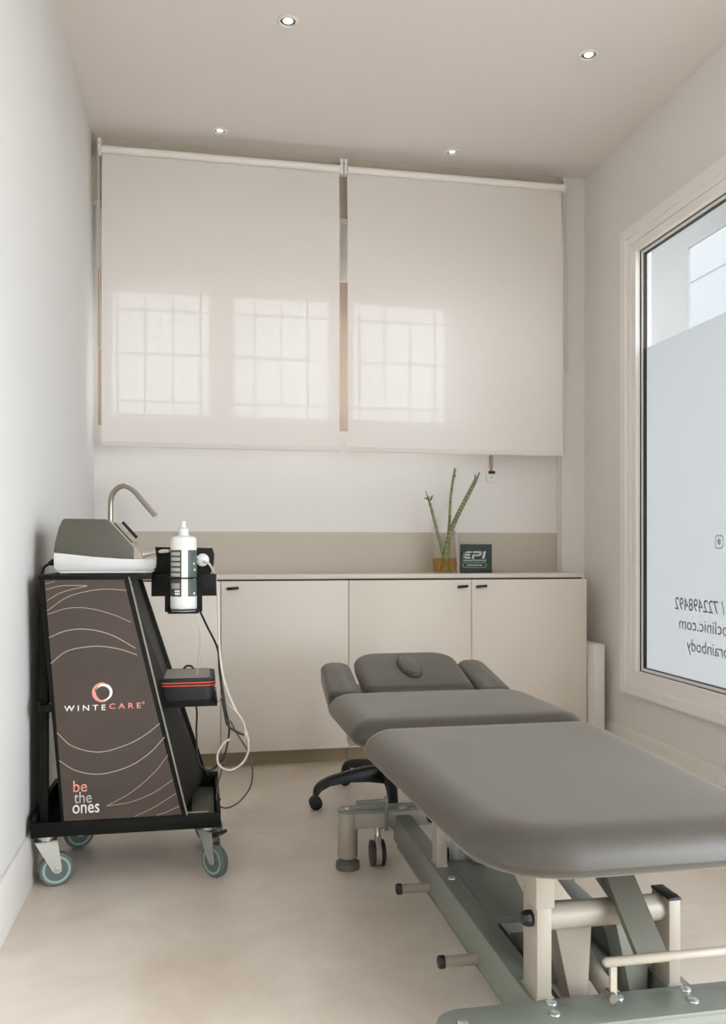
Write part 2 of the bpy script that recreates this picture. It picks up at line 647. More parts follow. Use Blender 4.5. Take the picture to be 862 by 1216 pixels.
# ---- band of three casements high in the back niche, iron bars outside
WB = [(-0.49, 0.10), (0.10, 0.70), (0.70, 1.32)]
for i, (a, c) in enumerate(WB):
    w = bpy.data.objects.new('window_%d' % (i + 2), None)
    COL.objects.link(w)
    w.location = ((a + c) / 2, YN + 0.05, BZ0)
    PO[w.name] = Vector(w.location)
    struct(w, 'high casement with tan frame behind the roller blinds')
    bm = bmesh.new()
    y0, y1 = YN + 0.02, YN + 0.08
    fw = 0.062
    for d in ((a, a + fw, BZ0, BZ1), (c - fw, c, BZ0, BZ1), (a + fw, c - fw, BZ0, BZ0 + fw), (a + fw, c - fw, BZ1 - 0.09, BZ1)):
        add_box(bm, d[0], d[1], y0, y1, d[2], d[3])
    finish(bm, 'sash_frame', 'window_tan', w, None, off_of(w))
    bm = bmesh.new()
    vs = [bm.verts.new((x, YN + 0.05, z)) for x, z in ((a + fw, BZ0 + fw), (c - fw, BZ0 + fw), (c - fw, BZ1 - 0.09), (a + fw, BZ1 - 0.09))]
    bm.faces.new(vs)
    finish(bm, 'pane', 'casement_glass', w, None, off_of(w))
    boxes('window_handle', 'frame_white', [(c - 0.04, c - 0.022, YN - 0.012, YN + 0.02, 1.96, 1.99),
                                           (c - 0.038, c - 0.024, YN - 0.018, YN - 0.008, 1.86, 1.99)], w)
gr = thing('window_grille', 'painted iron bars outside the high casements, seen through the blinds', 'grille', (0.4, YN + 0.16, BZ0))
for k in range(13):
    x = -0.42 + k * 0.137
    box('upright_bar', 'iron', (x, x + 0.012, YN + 0.155, YN + 0.167, BZ0, BZ1), gr)
for z in (1.74, 1.98, 2.20):
    box('cross_bar', 'iron', (BX0, BX1, YN + 0.153, YN + 0.155, z, z + 0.014), gr)

# ---- outside: white porch wall with an opening, paved ground
struct(boxes('wall_porch', 'outdoor_white', [
    (2.9, 2.915, 4.70, 7.5, -0.05, 3.4), (2.9, 2.915, 2.2, 4.70, 2.83, 3.4), (2.14, 2.9, 2.2, 7.5, 3.3, 3.4)]),
    'white porch wall outside the big window')
bl = thing('added_building', 'white building added across the street to tone down the sky beyond the big window', 'building', (9.5, 14.0, -0.061))  # building added to bring down the glaring sky past the porch
box('facade', 'facade_white', (9.0, 12.0, 8.0, 22.0, -0.061, 9.0), bl)
for k in range(7):
    box('facade_ledge', 'facade_white', (8.985, 9.0, 8.0, 22.0, 2.0 + k, 2.05 + k), bl)
struct(box('ground', 'pavement', (-14, 16, -14, 18, -0.12, -0.061)), 'pale paving outside')

# ================================================================ LIGHTS: four recessed spots
for (x, y) in ((0.314, 3.133), (1.499, 3.125), (0.085, 4.01), (1.207, 4.01)):
    pos = {(0.314, 3.133): 'recessed round spotlight in the ceiling above the trolley side of the couch',
           (1.499, 3.125): 'recessed round spotlight in the ceiling by the big window',
           (0.085, 4.01): 'small recessed spotlight in the ceiling close to the trolley-side roller blind',
           (1.207, 4.01): 'small recessed spotlight in the ceiling close to the window-side roller blind'}[(x, y)]
    d = thing('ceiling_spotlight', pos, 'spotlight', (x, y, ZC), 'recessed ceiling spotlights')
    k = 1.0 if y < 3.5 else 0.86
    lathe('trim_ring', 'white_paint', [(0.040 * k, 0.0), (0.040 * k, -0.003), (0.036 * k, -0.006), (0.030 * k, -0.006), (0.027 * k, -0.001), (0.027 * k, 0.0)],
          (x, y, ZC), 'z', d, 32)
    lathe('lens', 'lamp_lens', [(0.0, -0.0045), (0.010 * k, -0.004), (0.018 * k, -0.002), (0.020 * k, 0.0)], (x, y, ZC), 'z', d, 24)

# ================================================================ ROLLER BLINDS
def roller_blind(x0, x1, label, chain_x, chain_z):
    yb = 4.11
    t = thing('roller_blind', label, 'blind', ((x0 + x1) / 2, yb, 2.87), 'translucent white roller blinds')
    tube('roller_tube', 'frame_white', [(x0, yb - 0.004, 2.862), (x1, yb - 0.004, 2.862)], 0.017, t, 20)
    bm = bmesh.new()
    nx, nz = 2, 24
    z_t, z_b = 2.862, 1.50
    grid = [[bm.verts.new((x0 + (x1 - x0) * i / nx, yb + 0.012 - 0.018 * min(1.0, j / 6.0) , z_t + (z_b - z_t) * j / nz)) for i in range(nx + 1)] for j in range(nz + 1)]
    for j in range(nz):
        for i in range(nx):
            bm.faces.new((grid[j][i], grid[j][i + 1], grid[j + 1][i + 1], grid[j + 1][i]))
    finish(bm, 'fabric', 'blind_fabric', t, 60, off_of(t))
    box('bottom_bar', 'blind_hem', (x0, x1, yb - 0.012, yb - 0.001, 1.480, 1.504), t, 0.004)
    for (xa, xb) in ((x0 - 0.018, x0 - 0.002), (x1 + 0.002, x1 + 0.018)):
        br = boxes('bracket', 'white_paint', [(xa, xb, yb - 0.012, yb + 0.028, 2.838, 2.905), (xa, xb, yb - 0.008, YB, 2.895, 2.912)], t, 0.002)
        under(br, t)
        lathe('screw', 'steel', [(0.0, -0.002), (0.004, -0.001), (0.004, 0.002)], ((xa + xb) / 2, yb - 0.013, 2.885), 'y', br, 10)
    if chain_x is not None:
        pts = [(chain_x - 0.004, yb - 0.006, 2.85)] + [(chain_x - 0.006 + 0.002 * math.sin(k), yb - 0.012, 2.85 - (2.85 - chain_z) * k / 8) for k in range(1, 8)]
        pts += [(chain_x - 0.002, yb - 0.014, chain_z + 0.006), (chain_x + 0.004, yb - 0.016, chain_z), (chain_x + 0.009, yb - 0.014, chain_z + 0.008)]
        pts += [(chain_x + 0.008 - 0.006 * k / 8, yb - 0.012, chain_z + (2.85 - chain_z) * k / 8) for k in range(1, 9)]
        tube('bead_chain', 'cable_white', pts, 0.0024, t, 6, True, 4)
    return t


roller_blind(-0.455, 0.664, 'translucent white roller blind hanging above the tap and trolley', -0.468, 1.93)
roller_blind(0.704, 1.826, 'translucent white roller blind hanging above the vase and small sign', 1.838, 1.92)

# shutter strap and its winder plate in the niche
t = thing('strap_winder', 'small white strap winder plate with brown strap on the niche wall', 'winder', (1.49, YN, 1.35))
box('strap', 'strap', (1.480, 1.496, YN - 0.012, YN - 0.009, 1.41, 2.30), t)
box('winder_plate', 'white_paint', (1.462, 1.520, YN - 0.008, YN, 1.355, 1.425), t, 0.003)
box('slot_guide', 'handle_bronze', (1.472, 1.508, YN - 0.016, YN - 0.008, 1.398, 1.412), t, 0.002)
lathe('screw', 'steel', [(0.0, -0.011), (0.004, -0.010), (0.005, -0.008)], (1.491, YN, 1.378), 'y', t, 10)

# ================================================================ CABINETS AND WORKTOP
CF = 3.93
cab_lab = ['low beige base cabinet with two doors, behind the trolley', 'low beige base cabinet with two doors, under vase and sign']
cab_x = [(-0.500, 0.087, 0.679), (0.679, 1.280, 1.876)]
for i, (xa, xm, xb) in enumerate(cab_x):
    t = thing('base_cabinet', cab_lab[i], 'cabinet', ((xa + xb) / 2, 4.05, 0), 'beige base cabinets')
    under(boxes('carcass', 'cabinet_inside', [(xa + 0.001, xb - 0.018 if i else xb - 0.001, CF + 0.019, YB - 0.001 if i else YB - 0.001, 0.075, 0.864)], t), t)
    if i:
        box('end_panel', 'cabinet', (xb - 0.018, xb - 0.001, CF + 0.019, YB - 0.001, 0.0, 0.857), t, 0.001)
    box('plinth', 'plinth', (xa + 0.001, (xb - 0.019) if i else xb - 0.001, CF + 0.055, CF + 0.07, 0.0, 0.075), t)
    for (p, q, hx) in ((xa, xm, xm - 0.062 if i == 0 else xm - 0.048), (xm, xb, xm + 0.054 if i == 0 else xm + 0.046)):
        d = under(box('door', 'cabinet', (p + 0.0015, q - 0.0015, CF, CF + 0.018, 0.073, 0.856), t, 0.0015), t)
        hd = tube('handle', 'handle_bronze', [(hx - 0.027, CF - 0.014, 0.823), (hx - 0.024, CF - 0.014, 0.823), (hx + 0.024, CF - 0.014, 0.826), (hx + 0.027, CF - 0.014, 0.826)],
                  [0.004, 0.0062, 0.0062, 0.004], d, 12)
        tube('handle_post', 'handle_bronze', [(hx, CF - 0.014, 0.8245), (hx, CF, 0.8245)], 0.004, d, 8)
tag(box('worktop', 'worktop', (XL, 1.866, CF + 0.014, YN - 0.008, 0.864, 0.885), None, 0.0015),
    'thin pale beige worktop running along the cabinets', 'worktop')

# gooseneck tap
t = thing('tap', 'brushed steel gooseneck tap rising from the worktop', 'tap', (-0.41, 4.06, 0.885))
tube('spout', 'brushed_tap', [(-0.410, 4.06, 0.89), (-0.410, 4.06, 1.10), (-0.410, 4.06, 1.20), (-0.405, 4.055, 1.245), (-0.385, 4.05, 1.277), (-0.355, 4.04, 1.293),
                              (-0.325, 4.03, 1.286), (-0.295, 4.02, 1.262), (-0.262, 4.01, 1.222), (-0.206, 3.995, 1.156)], 0.0125, t, 16, True, 6)
lathe('tap_base', 'brushed_tap', [(0.026, 0.0), (0.026, 0.008), (0.022, 0.012), (0.016, 0.03), (0.016, 0.09)], (-0.41, 4.06, 0.885), 'z', t, 20)
tube('lever', 'brushed_tap', [(-0.41, 4.045, 0.95), (-0.41, 4.00, 0.965), (-0.41, 3.975, 0.975)], 0.005, t, 10)
lathe('aerator', 'steel', [(0.0105, 0.0), (0.0105, 0.006)], (-0.206, 3.995, 1.150), 'z', t, 14)

# ---- glass vase with three bamboo stalks
vx, vy, vz = 1.182, 4.06, 0.885
t = thing('glass_vase', 'flared clear glass vase half full of amber water on the worktop', 'vase', (vx, vy, vz))
lathe('vase_body', 'vase_glass', [(0.0, 0.001), (0.052, 0.001), (0.058, 0.004), (0.062, 0.04), (0.060, 0.08), (0.050, 0.13), (0.043, 0.16), (0.042, 0.178)],
      (vx, vy, vz), 'z', t, 32, 60)
lathe('water', 'amber_water', [(0.0, 0.006), (0.050, 0.006), (0.054, 0.010), (0.058, 0.04), (0.0565, 0.075), (0.0, 0.075)], (vx, vy, vz), 'z', t, 32, 60)
stalks = [
    ('thin pale bamboo stalk with twigs leaning away from the sign', [(vx + 0.010, vy, vz + 0.012), (1.165, 4.06, 1.02), (1.142, 4.06, 1.10), (1.116, 4.06, 1.20), (1.106, 4.06, 1.235), (1.100, 4.06, 1.265)], 0.0085,
     [[(1.106, 4.06, 1.235), (1.095, 4.055, 1.255), (1.084, 4.05, 1.29)], [(1.094, 4.06, 1.252), (1.080, 4.06, 1.256)], [(1.110, 4.06, 1.245), (1.118, 4.05, 1.268)]]),
    ('slender upright bamboo stalk in the glass vase', [(vx + 0.02, vy + 0.01, vz + 0.012), (1.205, 4.07, 1.06), (1.212, 4.07, 1.15), (1.216, 4.07, 1.25), (1.228, 4.07, 1.34), (1.240, 4.07, 1.405)], 0.0085,
     [[(1.232, 4.07, 1.36), (1.240, 4.06, 1.372)]]),
    ('thick ringed bamboo stalk leaning out over the sign', [(vx - 0.01, vy - 0.01, vz + 0.012), (1.196, 4.05, 1.04), (1.232, 4.05, 1.14), (1.272, 4.05, 1.22), (1.318, 4.05, 1.305), (1.342, 4.05, 1.352)], 0.0135,
     [[(1.338, 4.05, 1.345), (1.337, 4.05, 1.375)], [(1.344, 4.05, 1.35), (1.360, 4.05, 1.385)]]),
]
for lab, pts, r, twigs in stalks:
    s = thing('bamboo_stalk', lab, 'plant', pts[0], 'bamboo stalks in the vase')
    path = catmull(pts, 6)
    n = len(path)
    tube('stem', 'stalk', path, [r * (1 - 0.35 * i / n) for i in range(n)], s, 10)
    rings = 26 if r > 0.01 else 7
    for k in range(3, rings):
        f = k / rings
        i = min(n - 2, int(f * (n - 1)))
        p = path[i].lerp(path[i + 1], f * (n - 1) - i)
        dr = (path[i + 1] - path[i]).normalized()
        rad = r * (1 - 0.35 * f) * (1.09 if r > 0.01 else 1.18)
        tube('node_ring', 'node_dark', [p - dr * 0.0016, p + dr * 0.0016], rad, s, 10)
    for tw in twigs:
        tube('twig', 'node_dark', tw, [0.0045, 0.0028, 0.0015][:len(tw)], s, 6)
    # roots in the water
    for k in range(3):
        a = random.uniform(0, 6.28)
        b0 = Vector(pts[0])
        tube('root', 'root_tan', [b0 + Vector((0, 0, 0.055)), b0 + Vector((0.018 * math.cos(a), 0.018 * math.sin(a), 0.03)), b0 + Vector((0.024 * math.cos(a), 0.024 * math.sin(a), 0.0))], 0.004, s, 6)

# ---- dark green block sign and the pale card beside it
sx0, sx1, sz0, sz1, sy = 1.262, 1.421, 0.885, 1.028, 4.04
t = thing('block_sign', 'small dark green upright sign with pale lettering on the worktop', 'sign', ((sx0 + sx1) / 2, sy, sz0))
bd = under(box('sign_board', 'sign_green', (sx0, sx1, sy, sy + 0.018, sz0, sz1), t, 0.001), t)
face = lambda u, v, w: Vector((u, sy - 0.0002 - w, v))
# heavy slanted logo letters built as polygons
bm = bmesh.new()


def logo_poly(pts):
    add_prism(bm, [(1.268 + px * 0.001 + (pz * 0.00022), 0.957 + pz * 0.001) for px, pz in pts], 'y', sy - 0.0012, sy + 0.0)


for z0 in (0, 14, 28):
    logo_poly([(0, z0), (40 if z0 != 14 else 36, z0), (40 if z0 != 14 else 36, z0 + 8), (0, z0 + 8)])
logo_poly([(0, 0), (12, 0), (12, 36), (0, 36)])
logo_poly([(48, 0), (60, 0), (60, 20), (48, 20)])
logo_poly([(52, 12), (86, 12), (86, 20), (52, 20)])
logo_poly([(46, 28), (92, 28), (90, 36), (48, 36)])
logo_poly([(82, 12), (94, 16), (94, 34), (82, 36)])
logo_poly([(102, 0), (114, 0), (114, 36), (102, 36)])
finish(bm, 'logo_letters', 'sign_text', bd, None, off_of(bd))
text_mesh('small_print', 'Advanced Physiotherapy', 'sign_text', bd, (1.270, 1.392, 0.942, 0.9535), face, bold=0.02)
text_mesh('small_print', 'Laboratories', 'sign_text', bd, (1.292, 1.370, 0.921, 0.930), face, bold=0.02)
bm = bmesh.new()
lo, li = rr_loop(0.124, 0.025, 0.0122), rr_loop(0.121, 0.022, 0.0107)
vo = [bm.verts.new((1.331 + a, sy - 0.0006, 0.925 + c)) for a, c in lo]
vi = [bm.verts.new((1.331 + a, sy - 0.0006, 0.925 + c)) for a, c in li]
for k in range(len(vo)):
    bm.faces.new((vo[k], vo[(k + 1) % len(vo)], vi[(k + 1) % len(vi)], vi[k]))
finish(bm, 'pill_outline', 'sign_text', bd, None, off_of(bd))
tag(prism('leaning_card', 'card_white', [(1.2525, 0.8852), (1.2600, 0.8852), (1.244, 1.095), (1.240, 1.095)], 'y', 4.065, 4.16), 'narrow pale card leaning between glass vase and green sign', 'card')

# ---- slim white panel in the gap beside the cabinet
t = thing('upright_panel', 'slim white upright panel standing between cabinet and side wall', 'panel', (1.905, 3.86, 0))
box('panel_body', 'white_paint', (1.880, 1.936, 3.86, 4.12, 0.0, 0.538), t, 0.004)
box('panel_foot', 'rubber', (1.882, 1.934, 3.87, 4.10, 0.0, 0.012), t)

# ================================================================ TROLLEY
TY0, TY1 = 2.61, 3.04
tr = thing('equipment_trolley', 'black metal equipment trolley with printed brown side panel on casters', 'trolley', (-0.22, 2.82, 0))
# base tray
boxes('base_tray', 'black_metal', [(-0.488, 0.058, TY0, TY0 + 0.012, 0.160, 0.203), (-0.488, 0.058, TY1 - 0.012, TY1, 0.160, 0.222),
                                   (-0.488, -0.476, TY0 + 0.012, TY1 - 0.012, 0.160, 0.222), (0.046, 0.058, TY0 + 0.012, TY1 - 0.012, 0.160, 0.210),
                                   (-0.476, 0.046, TY0 + 0.012, TY1 - 0.012, 0.164, 0.172)], tr, 0.0015)
box('tray_mat', 'device_grey', (-0.03, 0.040, TY0 + 0.04, TY1 - 0.03, 0.172, 0.176), tr)
box('name_tag', 'steel', (-0.045, 0.020, TY0 + 0.013, TY0 + 0.015, 0.205, 0.2075), tr)
# printed side panel
near = [(-0.466, 0.92), (-0.213, 0.92), (-0.044, 0.203), (-0.402, 0.203)]
sp = under(prism('side_panel', 'black_metal', near, 'y', TY0 + 0.001, TY0 + 0.022, tr, 0.002), tr)
pp = [(-0.449, 0.912), (-0.226, 0.912), (-0.058, 0.206), (-0.394, 0.206)]
prism('printed_sheet', 'panel_print', pp, 'y', TY0 - 0.0012, TY0 + 0.003, sp)
prism('edge_highlight', 'highlight_metal', [(-0.213, 0.92), (-0.2095, 0.92), (-0.0405, 0.203), (-0.044, 0.203)], 'y', TY0 - 0.0015, TY0 + 0.022, sp)  # light strip painted in as the highlight along the sheet's bevelled edge
prism('side_panel', 'black_metal', [(-0.466, 0.92), (-0.206, 0.92), (0.022, 0.21), (-0.40, 0.21)], 'y', TY1 - 0.03, TY1 - 0.012, tr, 0.002)
# sloping front panel between the two sides
bm = bmesh.new()
a = [(-0.222, TY0 + 0.022, 0.912), (-0.052, TY0 + 0.022, 0.21), (0.010, TY1 - 0.03, 0.21), (-0.216, TY1 - 0.03, 0.912)]
v0 = [bm.verts.new(p) for p in a]
v1 = [bm.verts.new((p[0] - 0.008, p[1], p[2])) for p in a]
bm.faces.new(v0)
bm.faces.new(v1)
for k in range(4):
    bm.faces.new((v0[k], v0[(k + 1) % 4], v1[(k + 1) % 4], v1[k]))
finish(bm, 'front_panel', 'black_metal', tr, None, off_of(tr))
for y in (TY0 + 0.035, TY1 - 0.06):
    box('post', 'black_metal', (-0.470, -0.446, y, y + 0.024, 0.172, 0.912), tr, 0.002)
boxes('side_bracket', 'black_metal', [(-0.462, -0.43, TY0 + 0.005, TY0 + 0.03, 0.525, 0.545), (-0.470, -0.462, TY0 + 0.002, TY1 - 0.05, 0.525, 0.56)], tr, 0.001)
boxes('top_shelf', 'black_metal', [(-0.468, -0.145, TY0, TY1, 0.912, 0.926)], tr, 0.002)
# holder plate on the right end of the top shelf with raised curved back
hp = under(boxes('holder_plate', 'black_metal', [(-0.150, 0.046, 2.672, 2.680, 0.858, 0.926)], tr, 0.001), tr)
prism('holder_back', 'black_metal', [(-0.149, 0.92), (0.026, 0.92), (0.038, 0.955), (0.040, 0.985), (0.034, 1.006), (-0.140, 1.009), (-0.133, 0.97)], 'y', 2.682, 2.694, hp, 0.001)
bm = bmesh.new()
for z, rad in ((0.917, 0.046), (0.824, 0.046), (0.816, 0.046)):
    add_tube(bm, [(-0.052 + rad * math.cos(q), 2.592 + rad * math.sin(q), z) for q in [2 * PI * k / 28 for k in range(29)]], 0.0022, 6)
for sgn in (-1, 1):
    add_box(bm, -0.052 + sgn * 0.047 - 0.008, -0.052 + sgn * 0.047 + 0.008, 2.60, 2.604, 0.815, 0.93)
    add_tube(bm, [(-0.052 + sgn * 0.047, 2.60, 0.93), (-0.052 + sgn * 0.047, 2.672, 0.90)], 0.004, 6)
add_box(bm, -0.096, -0.008, 2.552, 2.636, 0.8125, 0.8155)
finish(bm, 'bottle_cage', 'black_metal', tr, 50, off_of(tr))
# shelf for the bag, cantilevered from the sloping front
boxes('bag_shelf', 'black_metal', [(-0.13, 0.050, 2.735, 3.0, 0.506, 0.511), (-0.13, 0.050, 2.733, 2.737, 0.506, 0.524), (0.047, 0.050, 2.735, 3.0, 0.506, 0.524)], tr)

# print on the panel
pl = lambda u, v, w: Vector((u, TY0 - 0.0013 - w, v))
print_root = sp
text_mesh('brand_lettering', 'WINTE', 'print_white', sp, (-0.3945, -0.2775, 0.527, 0.5435), pl, bold=0.012, space=1.55)
text_mesh('brand_lettering', 'CARE', 'print_pink', sp, (-0.2675, -0.1765, 0.5295, 0.546), pl, bold=0.012, space=1.55)
text_mesh('brand_lettering', '®', 'print_pink', sp, (-0.1735, -0.1655, 0.541, 0.5495), pl)
text_mesh('slogan', 'be', 'print_pink', sp, (-0.369, -0.330, 0.289, 0.323), pl, bold=0.004)
text_mesh('slogan', 'the', 'print_grey', sp, (-0.367, -0.317, 0.256, 0.290), pl, bold=0.004)
text_mesh('slogan', 'ones', 'print_white', sp, (-0.371, -0.295, 0.226, 0.252), pl, bold=0.006)


def crescent(name, material, cx_, cz_, r0, r1, a0, a1, wmax, parent):
    bm = bmesh.new()
    prev = None
    n = 28
    for k in range(n + 1):
        f = k / n
        q = math.radians(a0 + (a1 - a0) * f)
        w = wmax * math.sin(PI * min(1, max(0.0, f))) ** 0.8
        r = r0 + (r1 - r0) * f
        p = [bm.verts.new(pl(cx_ + (r - s * w) * math.cos(q), cz_ + (r - s * w) * math.sin(q), 0.0006)) for s in (0, 1)]
        if prev:
            bm.faces.new((prev[0], p[0], p[1], prev[1]))
        prev = p
    bmesh.ops.remove_doubles(bm, verts=bm.verts, dist=1e-6)
    return finish(bm, name, material, parent, None, off_of(parent))


crescent('logo_swirl', 'print_pink', -0.287, 0.580, 0.029, 0.029, 70, 300, 0.011, sp)
crescent('logo_swirl', 'print_white', -0.283, 0.580, 0.025, 0.0255, -110, 190, 0.0085, sp)


def arc_line(pts, w=0.0011):
    bm = bmesh.new()
    path = catmull([(p[0], 0, p[1]) for p in pts], 10)
    prev = None
    for i, p in enumerate(path):
        d = (path[min(i + 1, len(path) - 1)] - path[max(0, i - 1)]).normalized()
        nn = Vector((-d.z, 0, d.x)) * w
        q = [bm.verts.new(pl(p.x + nn.x, p.z + nn.z, 0.0003)), bm.verts.new(pl(p.x - nn.x, p.z - nn.z, 0.0003))]
        if prev:
            bm.faces.new((prev[0], q[0], q[1], prev[1]))
        prev = q
    return finish(bm, 'printed_arc', 'print_line', sp, None, off_of(sp))


arc_line([(-0.4145, 0.466), (-0.370, 0.424), (-0.295, 0.404), (-0.215, 0.423), (-0.160, 0.452), (-0.122, 0.482)])
arc_line([(-0.4080, 0.384), (-0.360, 0.352), (-0.291, 0.339), (-0.210, 0.358), (-0.150, 0.396), (-0.108, 0.440)])
arc_line([(-0.274, 0.244), (-0.205, 0.280), (-0.140, 0.334), (-0.098, 0.386)], 0.0007)
arc_line([(-0.274, 0.244), (-0.205, 0.252), (-0.140, 0.276), (-0.083, 0.312)], 0.0007)
arc_line([(-0.195, 0.208), (-0.140, 0.232), (-0.074, 0.270)], 0.0007)
arc_line([(-0.130, 0.208), (-0.100, 0.217), (-0.064, 0.232)], 0.0007)
arc_line([(-0.432, 0.668), (-0.385, 0.704), (-0.310, 0.716), (-0.245, 0.708), (-0.187, 0.688)])
arc_line([(-0.437, 0.744), (-0.385, 0.764), (-0.325, 0.766), (-0.260, 0.748), (-0.192, 0.708)])
arc_line([(-0.441, 0.812), (-0.385, 0.829), (-0.325, 0.828), (-0.260, 0.810), (-0.206, 0.786)], 0.0008)
arc_line([(-0.442, 0.822), (-0.385, 0.862), (-0.320, 0.880), (-0.270, 0.884), (-0.218, 0.880)], 0.0008)
arc_line([(-0.442, 0.852), (-0.400, 0.876), (-0.330, 0.894)], 0.0008)
arc_line([(-0.446, 0.884), (-0.400, 0.895), (-0.330, 0.895)], 0.0008)
arc_line([(-0.447, 0.901), (-0.420, 0.908)], 0.0006)


# casters
def caster(x, y, yaw, brake):
    c = Vector((x, y, 0))
    R = Matrix.Rotation(yaw, 4, 'Z')

    def fin(bm, name, material, parent, smooth=40):
        bmesh.ops.transform(bm, matrix=Matrix.Translation(c) @ R, verts=bm.verts)
        return finish(bm, name, material, parent, smooth, off_of(parent))
    wr, wo = 0.050, 0.028     # wheel radius, trailing offset along +x
    bm = bmesh.new()
    for s in (-1, 1):
        # fork cheek: tapered plate
        add_prism(bm, [(-0.034, 0.140), (0.030, 0.140), (0.042, 0.060), (0.042, 0.046), (0.034, 0.040), (0.022, 0.041), (0.015, 0.050)], 'y', s * 0.0155 - 0.0015, s * 0.0155 + 0.0015)
    add_box(bm, -0.034, 0.030, -0.017, 0.017, 0.136, 0.140)
    fork = under(fin(bm, 'caster', 'zinc', tr), tr)
    bm = bmesh.new()
    add_lathe(bm, [(0.018, 0.139), (0.022, 0.142), (0.022, 0.147), (0.029, 0.150), (0.029, 0.157), (0.024, 0.1605)], (0, 0, 0), 'z', 20)
    fin(bm, 'swivel', 'steel', fork)
    bm = bmesh.new()
    add_lathe(bm, [(0.038, -0.012), (0.046, -0.0125), (0.050, -0.008), (0.050, 0.008), (0.046, 0.0125), (0.038, 0.012)], (wo, 0, wr), 'y', 32)
    fin(bm, 'tyre', 'tyre', fork)
    bm = bmesh.new()
    add_lathe(bm, [(0.0, -0.0128), (0.010, -0.0128), (0.014, -0.009), (0.030, -0.009), (0.034, -0.0128), (0.040, -0.0128), (0.040, 0.0128), (0.034, 0.0128), (0.030, 0.009), (0.014, 0.009), (0.010, 0.0128), (0.0, 0.0128)], (wo, 0, wr), 'y', 32)
    fin(bm, 'wheel_disc', 'wheel_teal', fork)
    bm = bmesh.new()
    add_lathe(bm, [(0.0, -0.020), (0.007, -0.020), (0.007, 0.020), (0.0, 0.020)], (wo, 0, wr), 'y', 12)
    fin(bm, 'axle_bolt', 'steel', fork)
    if brake:
        bm = bmesh.new()
        add_prism(bm, [(0.028, 0.118), (0.050, 0.128), (0.070, 0.142), (0.066, 0.150), (0.046, 0.138), (0.028, 0.134)], 'y', -0.014, 0.014, 0.002)
        fin(bm, 'brake_pedal', 'black_plastic', fork)
    return fork


caster(-0.452, TY0 + 0.045, 0.25, False)
caster(0.022, TY0 + 0.055, -0.85, True)
caster(-0.430, TY1 - 0.06, 0.4, False)
caster(0.000, TY1 - 0.06, -0.5, True)

# ---- therapy device on the trolley
DY0, DY1 = 2.67, 2.96
dv = thing('therapy_device', 'grey and white electrotherapy console with sloping screen on the trolley', 'console', (-0.28, 2.8, 0.926))
shell = [(-0.434, 0.992), (-0.430, 1.020), (-0.419, 1.066), (-0.410, 1.088), (-0.404, 1.094), (-0.285, 1.093), (-0.276, 1.090), (-0.204, 1.010), (-0.201, 1.002), (-0.203, 0.972),
         (-0.240, 0.973), (-0.320, 0.979), (-0.400, 0.988)]
prism('grey_shell', 'device_grey', shell, 'y', DY0, DY1, dv, 0.004)
base = [(-0.434, 0.992), (-0.400, 0.988), (-0.320, 0.979), (-0.240, 0.973), (-0.203, 0.972), (-0.135, 0.972), (-0.134, 0.960), (-0.137, 0.944), (-0.150, 0.938), (-0.425, 0.938), (-0.433, 0.946)]
prism('white_base', 'device_white', base, 'y', DY0 - 0.001, DY1 + 0.001, dv, 0.003)
prism('base_foot', 'device_white', [(-0.415, 0.930), (-0.150, 0.930), (-0.138, 0.939), (-0.424, 0.939)], 'y', DY0 + 0.003, DY1 - 0.003, dv)
for (x, y) in ((-0.41, DY0 + 0.02), (-0.17, DY0 + 0.02), (-0.41, DY1 - 0.04), (-0.17, DY1 - 0.04)):
    box('rubber_foot', 'black_plastic', (x - 0.018, x + 0.010, y - 0.012, y + 0.012, 0.926, 0.931), dv)
# sloping front face with framed screen
d_ = Vector((-0.204 + 0.276, 0, 1.010 - 1.090)).normalized()
n_ = Vector((-d_.z, 0, d_.x))


def on_slope(s, y, h):
    p = Vector((-0.276, 0, 1.090)) + d_ * s + n_ * h
    return Vector((p.x, y, p.z))


def slope_plate(name, material, s0, s1, y0, y1, h0, h1, parent):
    bm = bmesh.new()
    v = [bm.verts.new(on_slope(s, y, h)) for h in (h0, h1) for s, y in ((s0, y0), (s1, y0), (s1, y1), (s0, y1))]
    for f in ((0, 1, 2, 3), (4, 5, 6, 7), (0, 1, 5, 4), (1, 2, 6, 5), (2, 3, 7, 6), (3, 0, 4, 7)):
        bm.faces.new([v[i] for i in f])
    return finish(bm, name, material, parent, None, off_of(parent))


slope_plate('front_fascia', 'device_front', 0.003, 0.106, DY0 + 0.004, DY1 - 0.004, 0.0, 0.003, dv)
prism('chin', 'device_front', [(-0.2035, 1.012), (-0.178, 0.985), (-0.174, 0.972), (-0.203, 0.972)], 'y', DY0 + 0.006, DY1 - 0.004, dv, 0.002)
sc_ = under(slope_plate('screen_bezel', 'screen_dark', 0.014, 0.094, DY0 + 0.03, DY1 - 0.03, 0.003, 0.007, dv), dv)
slope_plate('screen', 'device_front', 0.020, 0.088, DY0 + 0.05, DY1 - 0.05, 0.007, 0.008, sc_)
slope_plate('stylus', 'black_plastic', 0.010, 0.080, DY1 - 0.028, DY1 - 0.018, 0.010, 0.020, dv)
tube('rear_plug', 'black_plastic', [(-0.430, 2.76, 0.960), (-0.452, 2.76, 0.962), (-0.462, 2.76, 0.957)], [0.011, 0.011, 0.006], dv, 10)
tag(tube('mains_cable', 'cable_black', [(-0.462, 2.76, 0.957), (-0.476, 2.76, 0.945), (-0.482, 2.76, 0.92), (-0.483, 2.76, 0.87), (-0.481, 2.77, 0.82), (-0.478, 2.80, 0.80)], 0.004, None, 8, True, 6),
    'black mains cable dropping behind the grey and white console', 'cable')
